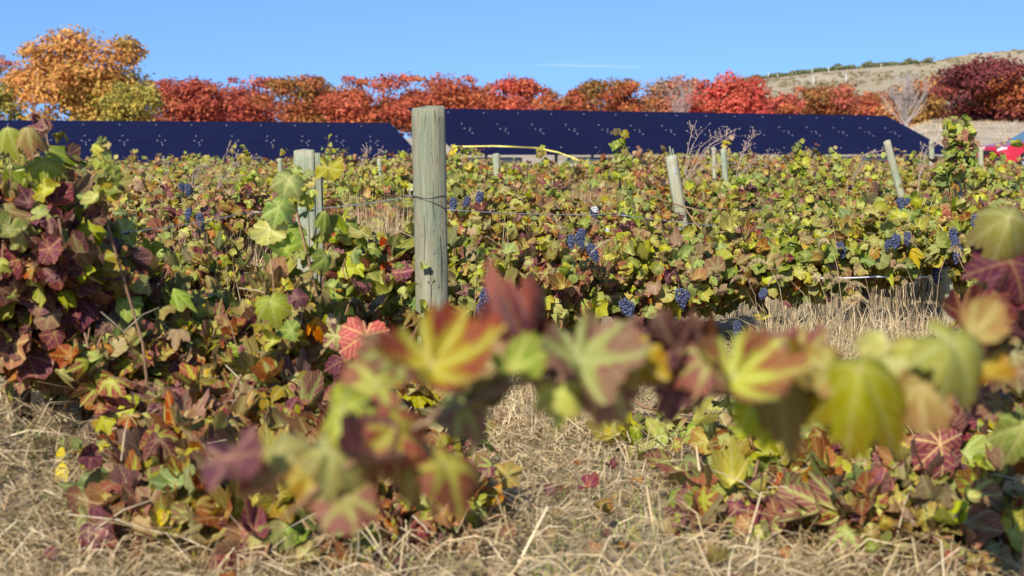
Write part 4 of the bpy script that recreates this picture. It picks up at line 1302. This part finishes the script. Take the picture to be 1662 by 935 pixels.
post(1174, 241, 1178, 303, 11.9, 10, "thin grey post standing straight right of the leaning pale post", 12)
post(1158, 239, 1160, 290, 14.8, 7, "thinner twin post just left of the straight thin grey post", 10)
post(805, 249, 806, 275, 18, 11.5, "short grey post top under the yellow tape", 12)
post(1530, 432, 1536, 475, 7.62, 24, "short grey post low at right beside the grape clusters", 14)
post(1512, 228, 1512, 258, 17, 9, "small post at the right corner of the right array", 10)
post(1548, 218, 1551, 260, 8.5, 12, "pale post wrapped by the climbing leafy shoot at right", 12)
post(1591, 239, 1592, 262, 20, 9, "small post directly in front of the red car", 10)
post(454, 257, 455, 275, 17, 8, "small post top seen left of the split grey post", 10)
post(615, 258, 616, 270, 19, 7, "small post top between the two nearest posts", 10)
post(470, 520, 470, 525, 22, 7, "far post hidden behind the green vine", 8) if False else None

# ------------------------------------------------------------------ wires
def wire(pts, r, m, label, name="trellis_wire", sag=0.0):
    w = []
    for (a, b) in zip(pts, pts[1:]):
        for i in range(9):
            t = i / 8; p = a.lerp(b, t); p.z -= sag * 4 * t * (1 - t); w.append(p)
    o = w[0]
    mb = MB(); mb.tube([p - o for p in w], r, 5)
    ob = mb.build(name, m, None, True); ob.location = o
    return tag(ob, label, "wire", "trellis wires")
wire([P(-40, 395, 4.1), P(150, 380, 4.4), P(400, 345, 4.85), P(672, 318, 5.13)], .0016, M_wirel, "trellis wire running from the left edge to the near post", sag=.012)
wire([P(722, 340, 6.2), P(1000, 348, 6.9), P(1250, 372, 7.3), P(1560, 378, 7.5)], .002, M_wirel, "trellis wire strung right of the near post through the second row", sag=.01)
wire([P(1230, 457, 7.0), P(1330, 451, 7.05), P(1420, 449, 7.2), P(1530, 448, 7.55)], .0042, M_twine, "pale low wire over the foxtail grass tied to the short post", sag=.004)
wire([P(560, 322, 9.4), P(800, 326, 9.6), P(1100, 336, 10.1), P(1500, 344, 9.6)], .0018, M_wire, "trellis wire of the third row ending past the leaning post", sag=.01)
wire([P(1040, 312, 9.7), P(1090, 330, 9.75), P(1160, 348, 9.7)], .006, M_cane, "dry pinkish cane lying across the leaning pale post", "dry_cane")
wire([P(1110, 335, 9.7), P(1125, 358, 9.65), P(1145, 380, 9.6)], .006, M_cane, "dry cane slanting down beside the leaning pale post", "dry_cane")

def twine(px, py, d, label, s=.05):
    rs = random.Random(px)
    o = P(px, py, d)
    mb = MB()
    for k in range(3):
        pts = [Vector((math.sin(i * .9 + k) * s * rs.uniform(.5, 1.2), -.02 * k, math.cos(i * 1.1 + k * 2) * s * .5 - i * s * .08)) for i in range(9)]
        mb.tube(pts, .005, 4)
    ob = mb.build("twine", M_twine, None, True); ob.location = o; ob.scale = (.5,) * 3
    tag(ob, label, "twine", "knots of white twine")
twine(965, 338, 9.1, "knot of white twine left of the leaning pale post", .055)
twine(1052, 350, 9.2, "tuft of white twine close to the leaning pale post", .045)
twine(985, 372, 9.0, "dangling end of white twine under the other knots", .03)

# ------------------------------------------------------------------ yellow tape
def ribbon(mb, pts, w, mi=0, twist=None):
    vs, fs = [], []
    for i, p in enumerate(pts):
        tw = twist[i] if twist else 0.0
        u = Vector((0, math.sin(tw), math.cos(tw))) * w / 2
        vs += [p + u, p - u]
    for i in range(len(pts) - 1): fs.append((2 * i, 2 * i + 1, 2 * i + 3, 2 * i + 2))
    mb.add(vs, fs, mi)
tp = [P(733, 238, 36), P(800, 237, 36), P(830, 238, 36), P(870, 240, 36), P(905, 247, 36), P(930, 256, 36), P(955, 267, 36)]
o0 = tp[0].copy()
root = empty("yellow_tape", Vector((o0.x, o0.y, gz(o0.x, o0.y))), "yellow barrier tape stretched in front of the right array and knotted at its left end", "tape")
off0 = root.location
path = []
for a, b in zip(tp, tp[1:]):
    for i in range(8): path.append(a.lerp(b, i / 8) - off0)
path.append(tp[-1] - off0)
mb = MB(); ribbon(mb, path, .034, 0, [math.sin(i * .23) * .7 for i in range(len(path))]); mb.build("band", [M_tape2], root)
mb = MB()
for k in range(7):
    y0 = 240 + k * 3.2
    pts = [P(738 - k * 1.6 + math.cos(t) * 4.5, y0 + math.sin(t) * 3.5, 35.9 + .02 * k) - off0 for t in [i * .6 for i in range(9)]]
    ribbon(mb, pts, .07, 0, [i * .4 for i in range(9)])
ribbon(mb, [P(728, 262, 35.8) - off0, P(735, 268, 35.8) - off0, P(745, 266, 35.8) - off0], .07)
mb.build("knot", [M_tape], root)
st = MB(); b0 = P(733, 236, 36) - off0; st.box((b0.x, b0.y + .05, (b0.z - .1) / 2), .05, .05, b0.z + .15); st.build("stake", M_wood, root)
st = MB(); b1 = P(955, 264, 36) - off0; zg = gz(off0.x + b1.x, off0.y + b1.y) - off0.z; st.box((b1.x, b1.y + .05, (b1.z + zg) / 2), .05, .05, abs(b1.z - zg) + .2); st.build("stake", M_wood, root)

# ------------------------------------------------------------------ dry weeds against the panels
def dry_weed(px, py, px1, py1, d, label, n=5, seed=0, sp=.35):
    rs = random.Random(seed * 13 + 5)
    a, b = P(px, py, d), P(px1, py1, d)
    base = Vector((a.x, a.y, gz(a.x, a.y)))
    root = empty("dry_weed", base, label, "weed", "dry weeds against the panels")
    mb = MB(); tw = MB()
    for k in range(n):
        e = b + Vector((rs.uniform(-1, 1) * sp * .5, rs.uniform(-.1, .1), -abs(rs.gauss(0, 1)) * sp * .4))
        pts = [Vector((rs.uniform(-.02, .02), 0, -.02)), (a - base) * .8, (a.lerp(e, .5) - base) + Vector((0, 0, .03)), e - base]
        mb.tube(pts, [.005, .0045, .004, .0022], 4, cap=False)
        for j in range(11):
            t = rs.uniform(.25, 1); p = pts[2].lerp(pts[3], t) if rs.random() < .65 else pts[1].lerp(pts[2], t)
            dv = (e - a).normalized()
            q = p + (dv * .6 + Vector((rs.uniform(-1, 1), rs.uniform(-.5, .5), rs.uniform(-.3, .8)))) * sp * .18
            tw.tube([p, q], [.0022, .0016], 3, cap=False)
            tw.box(q, .008, .008, .012)
    mb.build("stem", M_stalkdry, root); tag(tw.build("twigs", M_stalkdry, root), None, None, None, "stuff")
M_stalkdry = plain("dry_stalk", (.34, .25, .20), .8, .2, var=.25, scale=30)
dry_weed(1110, 270, 1152, 198, 14, "tall dry branching weed leaning right over the right array", 7, 1, .5)
dry_weed(1195, 262, 1240, 212, 15, "dry weed leaning right, beside the thin grey posts", 5, 2, .4)
dry_weed(592, 270, 600, 236, 14, "small forked dry weed in front of the left array", 3, 3, .28)
dry_weed(262, 300, 284, 262, 14, "dry weed above the concrete blocks at left", 3, 4, .3)
dry_weed(352, 285, 392, 242, 15, "dry branching weed left of the small leafy shoot", 5, 5, .42)
dry_weed(310, 290, 328, 256, 15, "short dry weed standing between the other two at left", 4, 6, .3)
dry_weed(1385, 262, 1430, 242, 15, "low brown weed lying left of the steeply leaning post", 4, 7, .25)
dry_weed(1492, 262, 1508, 232, 14, "brown weed at the corner of the right array", 4, 8, .25)

# ------------------------------------------------------------------ straw
def blades(n, xy, h, w, lean, rndlo=0.0, rndhi=.9, zbase=None):
    """curved dry blades: 4 triangles each"""
    x, y = xy[:, 0], xy[:, 1]
    z = np.array([gz(a, b) for a, b in xy]) if zbase is None else zbase
    az = np.array([4.0 * mnoise.noise(Vector((a * 1.7, b * 1.7, 2.0))) for a, b in xy]) + rng.normal(0, .9, n) + (rng.random(n) < .5) * math.pi
    dirv = np.stack([np.cos(az), np.sin(az), np.zeros(n)], 1)
    side = np.stack([-np.sin(az), np.cos(az), np.zeros(n)], 1)
    side = norm(side + rng.normal(0, .5, (n, 3)))
    p0 = np.stack([x, y, z], 1)
    up = np.array([0, 0, 1.0])
    h = h[:, None]; w = w[:, None]; L = lean[:, None]
    p1 = p0 + up * h * .5 * np.sqrt(np.maximum(.004, 1 - L * L)) + dirv * h * .35 * L
    p2 = p0 + up * h * np.maximum(.04, 1 - L) + dirv * h * L * .95
    V = np.stack([p0 - side * w, p0 + side * w, p1 - side * w * .8, p1 + side * w * .8, p2], 1).reshape(-1, 3)
    i = np.arange(n)[:, None] * 5
    T = np.stack([i + [0, 1, 3], i + [0, 3, 2], i + [2, 3, 4]], 1).reshape(-1, 3)
    r = rng.uniform(rndlo, rndhi, n)
    if rndlo < .5:      # patches of older, greyer straw and of bright new straw
        f = np.array([mnoise.noise(Vector((a * 1.1, b * 1.1, 5.0))) + .5 * mnoise.noise(Vector((a * 3.7, b * 3.7, 8.0))) for a, b in xy])
        r = np.clip(r + .42 * f, rndlo, min(rndhi, .93))
    return V, T, np.repeat(r, 3)

def straw(name, n, area, hr, wr, lr, label, dens=None, lo=0.0, hi=1.0, zlift=0.0):
    (xa, xb), (ya, yb) = area
    y = rng.uniform(ya, yb, n) if dens is None else ya + (yb - ya) * rng.random(n) ** dens
    fr = rng.uniform(xa, xb, n)
    x = fr * y                        # spread as wide as the view at that distance
    if name == "straw":      # thin places where the soil shows
        keep = np.array([mnoise.noise(Vector((a * 1.4, b * 1.4, 21.0))) for a, b in zip(x, y)]) + rng.normal(0, .12, n) > -.30
        x, y = x[keep], y[keep]; n = len(x)
    xy = np.stack([x, y], 1)
    z = np.array([gz(a, b) for a, b in xy]) + rng.uniform(0, 1, n) ** 2 * zlift
    V, T, rn = blades(n, xy, rng.uniform(*hr, n), rng.uniform(*wr, n), rng.uniform(*lr, n), lo, hi, z)
    tag(link(name, tri_mesh(name, V, T, [M_straw], rnd=rn)), label, None, None, "stuff")
straw("straw", 76000, ((-.50, .55), (1.9, 6.9)), (.08, .26), (.0010, .0024), (.86, 1.0), "flattened dry straw covering the ground between the vines", .8, 0, 1, .06)
straw("coarse_straw", 4800, ((-.50, .55), (2.4, 7.2)), (.12, .36), (.0015, .0032), (.72, 1.0), "broad dry stalks and broken stems lying on the straw", .8, .1, .95, .07)
straw("dry_grass", 3500, ((-.40, .42), (2.6, 8.5)), (.10, .26), (.0010, .0022), (.3, .9), "upright dry grass standing in the straw", None, 0, 1)
straw("dry_grass", 15000, ((-.42, .42), (8.3, 30)), (.25, .72), (.0016, .0035), (.05, .5), "tall tan grass growing up through the far vine rows", 1.4, .2, 1)
straw("green_weeds", 5200, ((-.40, .40), (2.4, 6.8)), (.03, .09), (.003, .006), (.2, .7), "small green weeds in the straw", None, .985, 1)

straw("bank_grass", 9000, ((.24, .42), (44, 95)), (.08, .32), (.006, .016), (.1, .8), "sparse dry grass on the earth bank near the red car", None, .1, .9)
# denser patches of tall dry grass
def patch(px0, px1, d0, d1, n, hr, lr, label, wr=(.0012, .0024), name="dry_grass"):
    y = rng.uniform(d0, d1, n); x = (rng.uniform(px0, px1, n) - CX) / F_PX * y
    V, T, rn = blades(n, np.stack([x, y], 1), rng.uniform(*hr, n), rng.uniform(*wr, n), rng.uniform(*lr, n), .1, .9)
    tag(link(name, tri_mesh(name, V, T, [M_straw], rnd=rn)), label, None, None, "stuff")
patch(1240, 1560, 5.2, 7.0, 6500, (.18, .48), (.2, .95), "thick stand of brown dry grass at right behind the blurred leaves")
patch(560, 660, 8.9, 9.5, 900, (.55, .92), (.05, .35), "pale tall grass between the two nearest posts")
patch(850, 990, 10.5, 12.3, 1500, (.60, .98), (.05, .4), "straw coloured grass tuft under the yellow tape")
patch(230, 410, 6.8, 8.8, 900, (.35, .78), (.1, .6), "pale dry grass tangled in the gap left of the split post")
patch(160, 300, 4.7, 5.9, 1500, (.10, .28), (.2, .8), "dry grass tuft at the foot of the left vines")
patch(760, 1010, 4.6, 5.9, 2200, (.10, .30), (.3, .85), "mound of dry grass right of the near post")

def litter():
    n = 420
    y = rng.uniform(2.6, 6.6, n); x = rng.uniform(-.38, .40, n) * y
    pos = np.stack([x, y, [gz(a, b) + rng.uniform(.03, .08) for a, b in zip(x, y)]], 1)
    N = np.array([0, -.2, 1.0]) + rng.normal(0, .5, (n, 3)); Tp = rng.normal(0, 1, (n, 3))
    joined_leaves("fallen_leaves", pos, frames(N, Tp), rng.uniform(.02, .06, n), kinds_from(dict(drytan=4, dusky=3, rust=3, burgundy=1.5, olive=2), n), None)
    bpy.data.objects["fallen_leaves"]["label"] = "withered brown and rusty leaves fallen on the straw"
litter()

yy = rng.uniform(5.0, 7.2, 1600); xx = (rng.uniform(1180, 1640, 1600) - CX) / F_PX * yy
V, T, rn = blades(1600, np.stack([xx, yy], 1), rng.uniform(.08, .30, 1600), rng.uniform(.003, .006, 1600), rng.uniform(.2, .8, 1600), .985, 1.0)
tag(link("green_weeds", tri_mesh("green_weeds", V, T, [M_straw], rnd=rn)), "green weeds mixed into the dry grass at right", None, None, "stuff")

# foxtails
def foxtail_proto():
    root = empty("foxtail_grass", (0, 0, 0))
    mb = MB(); mb.tube([(0, 0, 0), (.01, 0, .2), (.03, 0, .36), (.07, 0, .44)], [.0016, .0014, .0012, .001], 4); mb.build("stem", M_stalkfox, root, True)
    n = 420; t = rng.random(n)
    c = np.stack([.07 + .085 * t, rng.normal(0, .001, n), .44 + .022 * np.sin(t * 2.6) - .03 * t * t], 1)
    dirs = norm(np.stack([np.full(n, .7), rng.normal(0, 1, n), rng.normal(0, 1, n)], 1))
    L = .016 * np.sin(np.pi * np.clip(t * .9 + .08, 0, 1))[:, None]
    sd = norm(np.cross(dirs, rng.normal(0, 1, (n, 3)))) * .0011
    V = np.stack([c - sd, c + sd, c + dirs * L], 1).reshape(-1, 3); T = np.arange(3 * n).reshape(-1, 3)
    me = tri_mesh("seed_head", V, T, [M_straw], rnd=rng.uniform(.25, .6, n))
    link("seed_head", me, root)
    return root
M_stalkfox = plain("foxtail_stem", (.42, .30, .18), .7, .2)
fx = foxtail_proto()
spots = [(1290, 560, 6.1), (1330, 600, 5.6), (1370, 560, 6.2), (1405, 560, 5.4), (1425, 600, 5.8), (1460, 560, 5.5), (1490, 540, 5.9), (1520, 560, 6.3), (1240, 560, 6.4), (1435, 470, 6.6), (1500, 480, 6.7), (760, 560, 6.0), (1380, 500, 6.6), (1555, 520, 5.2), (1345, 540, 5.2), (1475, 600, 5.0)]
for i, (px, py, d) in enumerate(spots):
    if i == 0: r_ = fx
    else:
        r_ = fx.copy(); C.objects.link(r_)
        for ch in fx.children:
            c = ch.copy(); C.objects.link(c); c.parent = r_
    x = PXx(px, d)
    r_.location = (x, d, gz(x, d)); s = rng.uniform(.95, 1.35); r_.scale = (s, s, s)
    r_.rotation_euler = (rng.normal(0, .2), rng.normal(0, .2), rng.uniform(0, 6.28))
    tag(r_, "brown foxtail grass stem with a fuzzy drooping seed head among the vines" if i else "brown foxtail grass stem with a fuzzy drooping seed head among the vines", "grass stem", "foxtail grass stems")

# yellow fallen leaves at lower left
def simple_leaf(name, px, py, d, L, m, label, rot, group):
    mb = MB()
    n = 8; vs, fs = [], []
    for i in range(n + 1):
        t = i / n; w = .26 * L * math.sin(math.pi * t) ** .8
        for s, zz in ((-1, .10), (0, 0), (1, .10)): vs.append((s * w, (t - .5) * L, zz * w + .12 * L * math.sin(t * 3)))
    for i in range(n):
        for k in range(2): fs.append((3 * i + k, 3 * i + k + 1, 3 * i + k + 4, 3 * i + k + 3))
    mb.add(vs, fs)
    for k in range(300):
        q = P(px, py, 2.5 + k * .012)
        if q.z < gz(q.x, q.y) + .05: break
    o = mb.build(name, m, None, True); o.location = q; o.rotation_euler = rot
    return tag(o, label, "leaf", group)
M_ylw = NT("yellow_leaf"); M_ylw.set((.66, .50, .02), .5, .3); M_ylw.translucent((.6, .45, .02), .3); M_ylw = M_ylw.m
for px, py, L, rot, lab in ((128, 733, .075, (.9, .3, 1.1), "yellow fallen leaf pointing right, upper one of those on the straw"), (98, 738, .045, (1.2, .2, .3), "smallest yellow fallen leaf on the straw at lower left"), (101, 771, .07, (1.2, 0, .1), "upright yellow fallen leaf low on the straw at left"), (140, 773, .085, (.8, .2, 1.3), "long yellow fallen leaf lying lowest on the straw")):
    simple_leaf("fallen_leaf", px, py, 4.05, L, M_ylw, lab, rot, "yellow leaves on the straw")

# twig on the straw and pink clover, little green plant
mb = MB(); o = P(1025, 650, 4.7)
mb.tube([P(x, y, 4.7 - .004 * i) - o for i, (x, y) in enumerate(((1018, 645), (1045, 660), (1075, 666), (1105, 668), (1140, 672)))], [.005, .008, .009, .008, .005], 7)
mb.tube([P(1060, 662, 4.69) - o, P(1070, 650, 4.66) - o, P(1068, 640, 4.66) - o], [.004, .003, .002], 5)
t_ = mb.build("twig", M_cane, None, True); t_.location = o; tag(t_, "brown forked twig lying over the straw below the blurred leaves", "twig")
def plant(px, py, d, flower, label):
    g0 = P(px, py, d); base = Vector((g0.x, g0.y, gz(g0.x, g0.y)))
    root = empty("clover_plant" if flower else "weed_plant", base, label, "plant")
    H = g0.z - base.z
    mb = MB(); mb.tube([(0, 0, -.02), (.004, 0, H * .5), (0, 0, H)], .0018, 5); mb.build("stem", plain("green_stem", (.12, .2, .05), .6), root, True)
    gm = plain("fresh_green", (.07, .20, .035), .5, .3, var=.25, scale=40)
    for k in range(7):
        a = k * 2.4; L = .03 if flower else .055
        mb = MB(); c, s = math.cos(a), math.sin(a); q = Vector((-s, c, 0)); dv = Vector((c, s, .25)); h = Vector((0, 0, H * (.55 + .06 * k)))
        mb.add([h, h + dv * L * .5 + q * L * .3, h + dv * L + Vector((0, 0, -.01)), h + dv * L * .5 - q * L * .3, h + dv * L * .5 + Vector((0, 0, .004))], [(0, 1, 4), (1, 2, 4), (2, 3, 4), (3, 0, 4)])
        mb.build("leaf", gm, root)
    if flower:
        bm = bmesh.new(); bmesh.ops.create_icosphere(bm, subdivisions=2, radius=.011)
        for v_ in bm.verts: v_.co *= 1 + .25 * math.sin(v_.index * 2.3)
        me = bpy.data.meshes.new("flower"); bm.to_mesh(me); bm.free(); me.materials.append(plain("pink_petals", (.62, .22, .45), .6)); f = link("flower", me, root); f.location = (0, 0, H + .005)
plant(1468, 582, 5.0, True, "pink clover flower in the dry grass at right")
plant(1582, 690, 3.9, False, "little fresh green weed beside the crimson leaf with yellow veins")
print("leaf parts", N_PARTS, "objects", len(bpy.data.objects))
